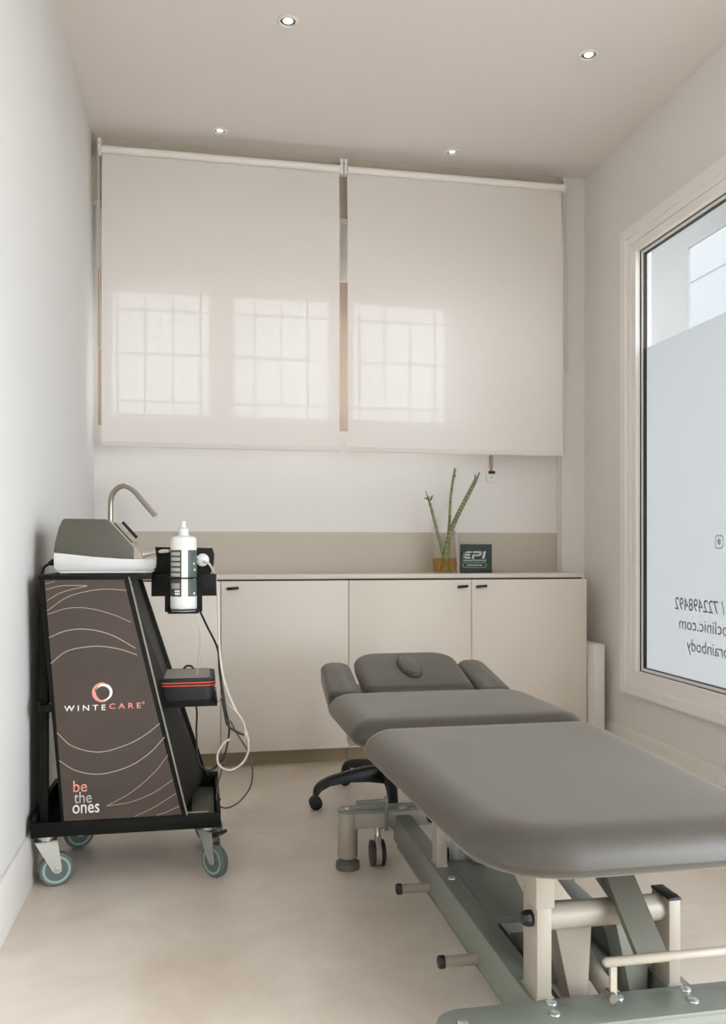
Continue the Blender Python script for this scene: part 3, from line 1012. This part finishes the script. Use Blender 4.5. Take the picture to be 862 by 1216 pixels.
# probe plug
pg = thing('probe_plug', 'metal and white probe plug with white cable at the console front', 'plug', (-0.15, 2.70, 0.985))
tube('metal_tip', 'steel', [(-0.176, 2.70, 0.985), (-0.168, 2.70, 0.987), (-0.145, 2.695, 0.991), (-0.128, 2.69, 0.994)], [0.010, 0.008, 0.006, 0.006], pg, 12)
tube('plug_body', 'bottle_white', [(-0.128, 2.69, 0.994), (-0.118, 2.688, 0.996), (-0.098, 2.685, 0.997)], [0.0085, 0.0085, 0.006], pg, 12)
tube('plug_lead', 'cable_white', [(-0.098, 2.685, 0.997), (-0.060, 2.676, 0.999), (-0.030, 2.66, 0.99), (-0.008, 2.655, 0.972)], 0.0035, pg, 8, True)
# white round electrode hanging on the holder
tag(lathe('round_electrode', 'bottle_white', [(0.0, -0.010), (0.012, -0.010), (0.019, -0.005), (0.020, 0.0), (0.016, 0.004), (0.0, 0.005)], (0.004, 2.668, 0.969), 'y', None, 24),
    'white round probe head hanging on the holder behind the bottle', 'probe')

# ---- gel bottle
gb = thing('gel_bottle', 'tall white gel bottle with dark labels in the wire holder', 'bottle', (-0.052, 2.592, 0.8165))
bx_, by_, bz_ = -0.052, 2.592, 0.8165
lathe('bottle_body', 'bottle_white', [(0.0, 0.0), (0.034, 0.0), (0.037, 0.004), (0.0385, 0.012), (0.0385, 0.212), (0.036, 0.220), (0.028, 0.224), (0.015, 0.226), (0.0, 0.226)], (bx_, by_, bz_), 'z', gb, 36)
lathe('cap', 'bottle_white', [(0.0145, 0.224), (0.0150, 0.228), (0.0145, 0.246), (0.008, 0.250), (0.0065, 0.262), (0.0070, 0.268), (0.0, 0.269)], (bx_, by_, bz_), 'z', gb, 24)


def label_patch(name, material, a0, a1, z0, z1, r, parent):
    bm = bmesh.new()
    add_lathe(bm, [(r, z0), (r, z1)], (bx_, by_, bz_), 'z', 10, math.radians(a0), math.radians(a1))
    return finish(bm, name, material, parent, 60, off_of(parent))


l1 = under(label_patch('label', 'label_dark', 180, 262, 0.046, 0.183, 0.0389, gb), gb)
l2 = under(label_patch('label', 'label_green', 290, 365, 0.046, 0.183, 0.0389, gb), gb)
for k in range(5):
    label_patch('text_block', 'label_text', 205, 256, 0.167 - k * 0.0155, 0.177 - k * 0.0155, 0.0391, l1)
for k in range(4):
    label_patch('text_block', 'label_text', 205, 255, 0.082 - k * 0.004, 0.0848 - k * 0.004, 0.0391, l1)
for q in (232, 240, 248):
    for k in range(2):
        label_patch('print_mark', 'print_white', q, q + 6, 0.051 + k * 0.008, 0.057 + k * 0.008, 0.0391, l1)
for (a, c, z) in ((318, 326, 0.14), (322, 332, 0.122), (322, 328, 0.095), (318, 330, 0.052)):
    label_patch('print_mark', 'print_white', a, c, z, z + 0.006, 0.0391, l2)

# ---- zipped case on the small shelf
bg = thing('zip_case', 'small black zipped case with red zip line on the trolley shelf', 'case', (-0.04, 2.86, 0.511))


def rr_prism(bm, x0, x1, y0, y1, z0, z1, r, bev=0.0):
    add_prism(bm, [((x0 + x1) / 2 + a, (y0 + y1) / 2 + c) for a, c in rr_loop(x1 - x0, y1 - y0, r)], 'z', z0, z1, bev)


bm = bmesh.new()
rr_prism(bm, -0.135, 0.042, 2.742, 2.985, 0.5115, 0.570, 0.03, 0.008)
finish(bm, 'case_body', 'fabric_black', bg, 50, off_of(bg))
bm = bmesh.new()
rr_prism(bm, -0.137, 0.044, 2.740, 2.987, 0.570, 0.592, 0.03, 0.006)
finish(bm, 'case_lid', 'fabric_black', bg, 50, off_of(bg))
bm = bmesh.new()
rr_prism(bm, -0.120, 0.028, 2.765, 2.965, 0.592, 0.5935, 0.02)
finish(bm, 'mesh_window', 'mesh_grey', bg, None, off_of(bg))
for z in (0.571, 0.580):
    lp = rr_loop(0.1825, 0.2485, 0.031)
    pts = [(-0.0465 + a, 2.8635 + c, z) for a, c in lp if not (a < -0.05 and c > 0)]
    pts.sort(key=lambda p: math.atan2(p[1] - 2.8635, p[0] + 0.0465))
    pts = [p for p in pts if math.atan2(p[1] - 2.8635, p[0] + 0.0465) < 0.2]
    tube('zip_line', 'zip_red', pts, 0.0022, bg, 6)
tube('carry_loop', 'fabric_black', [(-0.06, 2.97, 0.592), (-0.05, 2.972, 0.602), (-0.035, 2.972, 0.602), (-0.025, 2.97, 0.592)], 0.004, bg, 6, True)

# ---- cables hanging from the holder
CY = 2.70
tag(tube('probe_cable', 'cable_white', [(0.006, 2.655, 0.966), (0.025, 2.66, 0.955), (0.042, CY, 0.915), (0.050, CY, 0.86), (0.053, CY, 0.78), (0.056, CY, 0.69), (0.068, CY, 0.60), (0.095, CY, 0.52),
                                        (0.132, CY, 0.445), (0.147, CY, 0.385), (0.132, CY, 0.335), (0.090, CY, 0.309), (0.056, CY, 0.325), (0.050, CY, 0.360), (0.070, CY, 0.395), (0.088, CY, 0.405)], 0.0036, None, 8, True, 6),
    'thick white probe cable looping down beside the trolley', 'cable')
tag(tube('thin_lead', 'cable_white', [(-0.020, 2.60, 0.812), (-0.006, 2.64, 0.76), (-0.004, CY, 0.70), (-0.012, 2.75, 0.62), (-0.016, 2.78, 0.596)], 0.0022, None, 6, True, 6),
    'thin white lead running from bottle holder down to the zipped case', 'cable')
tag(tube('thin_lead', 'cable_white', [(0.052, 2.745, 0.518), (0.080, 2.72, 0.512), (0.110, CY - 0.01, 0.490), (0.132, CY - 0.01, 0.455), (0.136, CY - 0.01, 0.41)], 0.0026, None, 6, True, 6),
    'short white lead leaving the case shelf towards the hanging loop', 'cable')
tag(tube('control_cable', 'cable_black', [(-0.006, 2.60, 0.82), (0.020, 2.66, 0.76), (0.050, CY + 0.012, 0.69), (0.056, CY + 0.012, 0.62), (0.066, CY + 0.012, 0.54), (0.084, CY + 0.012, 0.46), (0.086, CY + 0.012, 0.42),
                                          (0.070, CY + 0.012, 0.35), (0.036, CY + 0.012, 0.312), (0.012, CY + 0.012, 0.312), (-0.010, CY + 0.012, 0.345), (-0.015, 2.75, 0.42), (-0.014, 2.80, 0.47), (-0.018, 2.80, 0.505)], 0.0032, None, 8, True, 6),
    'black cable looping from bottle holder to the underside of the case shelf', 'cable')
tag(tube('control_cable', 'cable_grey', [(0.053, CY + 0.022, 0.70), (0.062, CY + 0.022, 0.60), (0.076, CY + 0.022, 0.50), (0.086, CY + 0.022, 0.43), (0.072, CY + 0.022, 0.34), (0.054, CY + 0.022, 0.27), (0.047, CY + 0.022, 0.215), (0.058, CY + 0.022, 0.19),
                                         (0.085, CY + 0.022, 0.185), (0.120, CY + 0.022, 0.203), (0.152, CY + 0.022, 0.245), (0.160, CY + 0.022, 0.30), (0.145, CY + 0.022, 0.36), (0.110, CY + 0.022, 0.42), (0.090, CY + 0.022, 0.46)], 0.0026, None, 8, True, 6),
    'long thin dark grey cable hanging lowest beside the trolley tray', 'cable')
tie = tube('cable_tie', 'cable_black', [(0.064, CY + 0.002, 0.535), (0.070, CY + 0.002, 0.500), (0.078, CY + 0.002, 0.455), (0.090, CY + 0.002, 0.440), (0.118, CY + 0.002, 0.423), (0.140, CY + 0.002, 0.414)], [0.004] * 5 + [0.002] + [0.004] * 0, None, 6)
tag(tie, 'black cable tie strap bundling the hanging cables', 'cable tie')

# ================================================================ TREATMENT COUCH
XC = 0.76
tb = thing('treatment_table', 'grey upholstered electric treatment table with metal lifting base', 'treatment table', (XC, 2.1, 0))


def pad(name, poly, radii, z_top, thick, edge, tf=None, crown=0.006, material='leather', parent=None, seam=True, n=7):
    """cushion: convex polygon outline (x,y) with rounded corners, soft rolled edges"""
    m = len(poly)
    loops = []

    def outline(d):
        pts = []
        for i in range(m):
            p0, p1, p2 = Vector(poly[i - 1]), Vector(poly[i]), Vector(poly[(i + 1) % m])
            e0, e1 = (p1 - p0).normalized(), (p2 - p1).normalized()
            R_ = radii[i]
            n0, n1 = Vector((-e0.y, e0.x)), Vector((-e1.y, e1.x))   # inward for CCW
            # centre: at distance R from both edges
            den = e0.x * e1.y - e0.y * e1.x
            a0_ = p1 + n0 * R_
            b0_ = p1 + n1 * R_
            t_ = ((b0_.x - a0_.x) * e1.y - (b0_.y - a0_.y) * e1.x) / den
            c_ = a0_ + e0 * t_
            s0, s1 = math.atan2(-n0.y, -n0.x), math.atan2(-n1.y, -n1.x)
            while s1 < s0:
                s1 += 2 * PI
            for k in range(n + 1):
                q = s0 + (s1 - s0) * k / n
                pts.append((c_.x + (R_ - d) * math.cos(q), c_.y + (R_ - d) * math.sin(q)))
        return pts
    prof = []
    zb = z_top - thick
    rb = min(edge * 0.6, thick * 0.35)
    for k in range(5):
        q = PI / 2 * k / 4
        prof.append((rb * (1 - math.sin(q)) + 0.002, zb + rb * (1 - math.cos(q))))
    for k in range(9):
        q = PI / 2 * k / 8
        prof.append((edge * (1 - math.cos(q)), z_top - crown - (min(edge * 0.75, thick * 0.66)) * (1 - math.sin(q))))
    prof.insert(0, (rb + 0.015, zb))
    bm = bmesh.new()
    cxp = sum(p[0] for p in poly) / m
    cyp = sum(p[1] for p in poly) / m
    rings = []
    for d, z in prof:
        rings.append([bm.verts.new((x, y, z)) for x, y in outline(d)])
    last = outline(prof[-1][0])
    for f in (0.93, 0.82, 0.65, 0.4, 0.15):
        rings.append([bm.verts.new((cxp + (x - cxp) * f, cyp + (y - cyp) * f, z_top - crown + crown * (1 - f * f))) for x, y in last])
    L = len(last)
    for a_, b2 in zip(rings, rings[1:]):
        for k in range(L):
            bm.faces.new((a_[k], a_[(k + 1) % L], b2[(k + 1) % L], b2[k]))
    bm.faces.new(rings[0])
    bm.faces.new(rings[-1])
    if tf is not None:
        bmesh.ops.transform(bm, matrix=tf, verts=bm.verts)
    return finish(bm, name, material, parent, 70, off_of(parent))


# leg section (tapers a little to the foot end), torso section, head section
pad('leg_cushion', [(0.462, 1.312), (1.066, 1.312), (1.108, 2.268), (0.412, 2.268)], [0.17, 0.17, 0.09, 0.09], 0.532, 0.086, 0.078, parent=tb)
pad('torso_cushion', [(0.412, 2.274), (1.108, 2.274), (1.094, 2.81), (0.404, 2.81)], [0.08, 0.08, 0.11, 0.08], 0.535, 0.086, 0.07, parent=tb)
HT = Matrix.Translation((0, 2.80, 0.475)) @ Matrix.Rotation(math.radians(14), 4, 'X') @ Matrix.Translation((0, -2.80, -0.475))
# centre head cushion, with a nose slot and its plug
pad('head_cushion', [(0.545, 2.81), (0.932, 2.81), (0.940, 3.17), (0.552, 3.17)], [0.045, 0.045, 0.09, 0.09], 0.535, 0.07, 0.035, tf=HT, parent=tb, crown=0.004)
HT2 = Matrix.Translation((0, 2.80, 0.465)) @ Matrix.Rotation(math.radians(11), 4, 'X') @ Matrix.Translation((0, -2.80, -0.465))
pad('arm_cushion', [(0.416, 2.79), (0.530, 2.79), (0.540, 3.14), (0.430, 3.14)], [0.045, 0.03, 0.05, 0.05], 0.530, 0.085, 0.03, tf=HT2, parent=tb, crown=0.004)
pad('arm_cushion', [(0.945, 2.79), (1.062, 2.79), (1.056, 3.14), (0.948, 3.14)], [0.03, 0.045, 0.05, 0.05], 0.528, 0.085, 0.03, tf=HT2, parent=tb, crown=0.004)
plug = [(0.735 + 0.037 * math.cos(q), 2.990 + 0.096 * math.sin(q)) for q in [2 * PI * k / 12 for k in range(12)]]
pad('slot_rim', [(0.735 + 0.044 * math.cos(q), 2.990 + 0.104 * math.sin(q)) for q in [2 * PI * k / 12 for k in range(12)]], [0.012] * 12, 0.5365, 0.01, 0.006, tf=HT, parent=tb, crown=0.0, material='gasket', n=2)
pad('slot_plug', plug, [0.02] * 12, 0.552, 0.03, 0.015, tf=HT, parent=tb, crown=0.003, n=2)

# upper frame below the cushions
boxes('upper_frame', 'table_cream', [(0.612, 0.652, 1.45, 2.20, 0.415, 0.447), (0.868, 0.908, 1.45, 2.20, 0.415, 0.447), (0.652, 0.868, 1.47, 1.51, 0.415, 0.447),
                                     (0.652, 0.868, 2.14, 2.18, 0.415, 0.447)], tb, 0.003)
boxes('upper_frame', 'table_cream', [(0.50, 0.54, 2.29, 2.78, 0.415, 0.449), (0.98, 1.02, 2.29, 2.78, 0.415, 0.449), (0.54, 0.98, 2.29, 2.33, 0.415, 0.449), (0.54, 0.98, 2.74, 2.78, 0.415, 0.449)], tb, 0.003)
boxes('hinge', 'table_cream', [(0.55, 0.60, 2.18, 2.33, 0.418, 0.440), (0.92, 0.97, 2.18, 2.33, 0.418, 0.440)], tb)
box('side_bracket', 'table_cream', (0.425, 0.50, 2.44, 2.50, 0.428, 0.449), tb, 0.003)
for x in (0.60, 0.88):
    prism('head_strut', 'table_cream', [(2.72, 0.42), (2.80, 0.42), (3.10, 0.500), (3.10, 0.520), (2.80, 0.448), (2.72, 0.448)], 'x', x, x + 0.03, tb)

# base frame: two long rails, plate, end crossbars
for (xa, xb) in ((0.600, 0.650), (0.876, 0.926)):
    rl = under(box('base_rail', 'table_grey', (xa, xb, 1.47, 2.64, 0.078, 0.164), tb, 0.003), tb)
    box('rail_lip', 'table_cream', (xa - 0.002, xb + 0.002, 1.50, 2.58, 0.074, 0.0785), rl)
prism('base_plate', 'table_grey', [(0.650, 1.84), (0.876, 1.84), (0.876, 2.17), (0.760, 2.17), (0.735, 2.205), (0.650, 2.205)], 'z', 0.150, 0.1638, tb)
box('hole_shade_strip', 'hole_shade', (0.650, 0.668, 1.49, 1.84, 0.085, 0.150), tb)  # dark strip standing in for the shade inside the plate's opening


def crossbar(y0, y1, ztop):
    bm = bmesh.new()
    ym = (y0 + y1) / 2
    r = (y1 - y0) / 2
    poly = [(0.452 + r * math.cos(q), ym + r * math.sin(q)) for q in [PI / 2 + PI * k / 10 for k in range(11)]]
    poly += [(1.068 + r * math.cos(q), ym + r * math.sin(q)) for q in [-PI / 2 + PI * k / 10 for k in range(11)]]
    add_prism(bm, poly, 'z', ztop - 0.008, ztop, 0.002)
    cbp = under(finish(bm, 'crossbar', 'table_grey', tb, 40, off_of(tb)), tb)
    box('crossbar_beam', 'table_cream' if y0 > 2 else 'table_grey', (0.47, 1.05, y0 + 0.006, y1 - 0.006, ztop - 0.058, ztop - 0.008), cbp, 0.003)
    for x in (0.452, 1.068):
        ft = under(lathe('foot', 'table_cream', [(0.030, 0.036), (0.0315, 0.040), (0.0315, ztop - 0.010), (0.030, ztop - 0.008)], (x, ym, 0), 'z', tb, 28), tb)
        lathe('foot_pad', 'rubber', [(0.036, 0.0), (0.038, 0.004), (0.037, 0.020), (0.026, 0.028), (0.016, 0.038)], (x, ym, 0), 'z', ft, 28)
        lathe('bolt', 'zinc', [(0.0105, 0.0), (0.010, 0.002), (0.006, 0.0045), (0.0, 0.0052)], (x, ym, ztop), 'z', cbp, 14)
    return cbp


crossbar(2.605, 2.668, 0.186)
crossbar(1.392, 1.484, 0.167)
for (x, y, z) in ((0.632, 1.472, 0.167), (0.623, 1.436, 0.167), (0.762, 1.466, 0.167), (0.893, 1.430, 0.167), (0.902, 1.470, 0.167), (0.626, 2.085, 0.164), (0.90, 2.085, 0.164), (0.632, 2.625, 0.186), (0.620, 2.615, 0.186)):
    lathe('bolt', 'zinc', [(0.0105, 0.0), (0.010, 0.002), (0.006, 0.0045), (0.0, 0.0052)], (x, y, z), 'z', tb, 14)

# pedal pins along the left rail
for y in (2.211, 1.803):
    for s, x0 in ((-1, 0.600), (1, 0.926)):
        pn = under(tube('pedal_pin', 'table_cream', [(x0, y, 0.095), (x0 + s * 0.078, y, 0.095)], 0.0125, tb, 14), tb)
        tube('pin_cap', 'black_plastic', [(x0 + s * 0.076, y, 0.095), (x0 + s * 0.087, y, 0.095), (x0 + s * 0.090, y, 0.095)], [0.0145, 0.0145, 0.011], pn, 14)

# uprights
for (x0, x1, y0, y1, zt) in ((0.612, 0.641, 1.490, 1.560, 0.345), (0.880, 0.904, 1.490, 1.556, 0.328), (0.610, 0.638, 2.165, 2.215, 0.315), (0.880, 0.904, 2.165, 2.215, 0.315)):
    up = under(box('upright', 'table_cream', (x0, x1, y0, y1, 0.1635, zt), tb, 0.002), tb)
    box('weld_bead', 'table_cream', (x0 - 0.003, x1 + 0.003, y0 - 0.003, y1 + 0.003, 0.1635, 0.168), up, 0.0015)
    if (x0, y0) == (0.880, 1.490):
        box('end_cap', 'black_plastic', (x0 - 0.001, x1 + 0.001, y0 - 0.001, y1 + 0.001, zt, zt + 0.005), up, 0.001)
# left sleeve with gusset where the leg frame meets the near upright
sl = under(box('sleeve', 'table_cream', (0.608, 0.645, 1.485, 1.548, 0.334, 0.43), tb, 0.002), tb)
prism('gusset', 'table_cream', [(1.548, 0.334), (1.72, 0.40), (1.76, 0.42), (1.548, 0.42)], 'x', 0.611, 0.617, sl)
for y in (1.570, 1.590):
    lathe('rivet', 'table_bar', [(0.0, -0.002), (0.006, -0.0015), (0.006, 0.001)], (0.610, y, 0.383), 'x', sl, 10)
prism('gusset', 'table_cream', [(0.645, 0.400), (0.645, 0.334), (0.694, 0.334)], 'y', 1.520, 1.526, sl)
# pivot tubes and knobs
tube('pivot_tube', 'table_cream', [(0.641, 1.525, 0.303), (0.880, 1.525, 0.303)], 0.025, tb, 28)
tube('pivot_tube', 'table_cream', [(0.638, 2.19, 0.285), (0.880, 2.19, 0.285)], 0.022, tb, 24)


def knob(x, y, z, s):
    bm = bmesh.new()
    add_lathe(bm, [(0.0, 0.0), (0.0145, 0.0), (0.016, s * 0.003), (0.016, s * 0.012), (0.012, s * 0.020), (0.0, s * 0.022)], (x, y, z), 'x', 8)
    return finish(bm, 'knob', 'black_plastic', tb, 20, off_of(tb))


knob(0.612, 1.515, 0.307, -1)
knob(0.904, 1.535, 0.308, 1)
knob(0.610, 2.19, 0.290, -1)
knob(0.702, 2.10, 0.235, -1)
# tapered lever plates under the near pivot tube
for (a, c) in ((0.0, 0.0), (0.125, 0.0)):
    pl_ = [(0.668 + a, 0.272), (0.742 + a, 0.296), (0.744 + a, 0.285), (0.734 + a, 0.11), (0.703 + a, 0.11)]
    prism('lever_plate', 'table_cream' if a == 0 else 'table_grey', pl_, 'y', 1.535, 1.60, tb, 0.004)
# lifting arms inside the base
for (x, dx) in ((0.700, 0.0), (0.835, 0.0)):
    tube('lift_arm', 'table_grey', [(x, 1.57, 0.275), (x, 1.86, 0.36), (x, 2.02, 0.415)], 0.014, tb, 14)
for x in (0.672, 0.72, 0.80, 0.855):
    tube('base_rod', 'table_cream', [(x, 1.490, 0.112), (x, 1.85, 0.112)], 0.0095, tb, 12)
tube('piston', 'table_cream', [(0.775, 1.50, 0.135), (0.775, 1.80, 0.20), (0.775, 2.15, 0.275)], 0.018, tb, 16)
boxes('inner_plate', 'table_grey', [(0.690, 0.86, 1.62, 1.84, 0.120, 0.128)], tb)
for x in (0.66, 0.85):
    prism('scissor_arm', 'table_cream', [(2.17, 0.275), (2.21, 0.275), (2.02, 0.417), (1.98, 0.417)], 'x', x, x + 0.018, tb)
# motor box with cable
mt = under(box('motor_box', 'device_white', (0.690, 0.765, 2.235, 2.33, 0.060, 0.205), tb, 0.006), tb)
box('motor_lid', 'black_plastic', (0.688, 0.767, 2.233, 2.332, 0.205, 0.212), mt, 0.002)
tube('motor_cable', 'cable_white', [(0.690, 2.25, 0.09), (0.672, 2.25, 0.10), (0.662, 2.27, 0.14), (0.668, 2.28, 0.18), (0.69, 2.27, 0.195)], 0.005, mt, 8, True)
tube('motor_tube', 'table_cream', [(0.73, 2.12, 0.20), (0.73, 2.30, 0.14)], 0.020, tb, 16)
boxes('motor_mount', 'table_grey', [(0.650, 0.876, 2.335, 2.36, 0.085, 0.15)], tb)

# foot switch bar with flat arm and link
fb = under(tube('foot_bar', 'table_cream', [(0.700, 1.402, 0.268), (0.705, 1.402, 0.268), (1.16, 1.402, 0.268), (1.165, 1.402, 0.268)], [0.005, 0.0085, 0.0085, 0.005], tb, 14), tb)
prism('bar_arm', 'table_bar', [(1.398, 0.268), (1.412, 0.262), (1.62, 0.425), (1.608, 0.435)], 'x', 0.768, 0.826, fb)
box('bar_link', 'table_cream', (0.716, 0.728, 1.405, 1.412, 0.205, 0.262), fb)
lathe('link_bolt', 'table_bar', [(0.0, -0.012), (0.009, -0.012), (0.009, 0.012), (0.0, 0.012)], (0.717, 1.408, 0.205), 'y', fb, 6)

# lever and twin casters beside the far feet
for s, cx_ in ((1, 0.548), (-1, 0.972)):
    cs = under(lathe('caster_stem', 'steel', [(0.016, 0.128), (0.016, 0.122), (0.0075, 0.120), (0.0075, 0.108), (0.0095, 0.104), (0.0095, 0.098), (0.006, 0.094)], (cx_, 2.628, 0), 'z', tb, 16), tb)
    bm = bmesh.new()
    add_lathe(bm, [(0.0, -0.010), (0.020, -0.010), (0.036, -0.009), (0.038, 0.0), (0.036, 0.009), (0.020, 0.010), (0.0, 0.010)], (cx_, 2.640, 0.041), 'x', 24)
    add_box(bm, cx_ - 0.0095, cx_ + 0.0095, 2.618, 2.642, 0.07, 0.098, 0.003)
    finish(bm, 'caster_housing', 'table_cream', cs, 40, off_of(cs))
    for d, mm in ((-0.017, 'purple_tyre'), (0.017, 'black_plastic')):
        lathe('caster_wheel', mm, [(0.0, -0.0065), (0.030, -0.0065), (0.0405, -0.004), (0.0405, 0.004), (0.030, 0.0065), (0.0, 0.0065)], (cx_ + d, 2.640, 0.0405), 'x', cs, 28)
    lv = under(boxes('lift_lever', 'table_grey', [(cx_ + s * 0.020 - 0.005, cx_ + s * 0.020 + 0.005, 2.595, 2.604, 0.122, 0.228)], tb, 0.001), tb)
    xs_ = sorted((cx_ - s * 0.075, cx_ + s * 0.02))
    box('lever_bar', 'table_grey', (xs_[0], xs_[1], 2.594, 2.606, 0.208, 0.221), lv, 0.002)

# ================================================================ STOOL behind the couch
st = thing('rolling_stool', 'black five-star rolling stool tucked behind the couch head end', 'stool', (0.735, 3.30, 0))
SX, SY = 0.735, 3.30
lathe('hub', 'black_plastic', [(0.0, 0.075), (0.030, 0.075), (0.036, 0.09), (0.034, 0.135), (0.026, 0.15), (0.0, 0.15)], (SX, SY, 0), 'z', st, 24)
lathe('gas_column', 'black_metal', [(0.024, 0.14), (0.024, 0.28), (0.014, 0.285), (0.014, 0.39)], (SX, SY, 0), 'z', st, 20)
lathe('stool_seat', 'leather', [(0.0, 0.385), (0.15, 0.385), (0.168, 0.40), (0.172, 0.42), (0.165, 0.445), (0.13, 0.455), (0.0, 0.457)], (SX, SY + 0.03, 0), 'z', st, 36)
for k in range(5):
    q = math.radians(188 + 72 * k)
    u = Vector((math.cos(q), math.sin(q), 0))
    w = Vector((-u.y, u.x, 0))
    bm = bmesh.new()
    prev = None
    for (s, zt, zb, hw) in ((0.015, 0.150, 0.078, 0.026), (0.10, 0.148, 0.092, 0.023), (0.18, 0.136, 0.096, 0.021), (0.25, 0.120, 0.088, 0.019), (0.285, 0.106, 0.072, 0.018), (0.305, 0.090, 0.048, 0.017), (0.312, 0.075, 0.046, 0.015)):
        c = Vector((SX, SY, 0)) + u * s
        ring = [bm.verts.new(c + w * a_ * hw + Vector((0, 0, z))) for a_, z in ((-1, zb), (-1, zt - 0.012), (-0.6, zt), (0.6, zt), (1, zt - 0.012), (1, zb))]
        if prev:
            for i in range(6):
                bm.faces.new((prev[i], prev[(i + 1) % 6], ring[(i + 1) % 6], ring[i]))
        else:
            bm.faces.new(ring)
        prev = ring
    bm.faces.new(prev)
    arm = under(finish(bm, 'base_arm', 'black_plastic', st, 50, off_of(st)), st)
    c = Vector((SX, SY, 0)) + u * 0.305
    for s in (-1, 1):
        lathe('caster_wheel', 'black_plastic', [(0.0, -0.008), (0.020, -0.008), (0.025, -0.004), (0.025, 0.004), (0.020, 0.008), (0.0, 0.008)],
              (c.x, c.y + s * 0.012, 0.025), 'y', arm, 20)
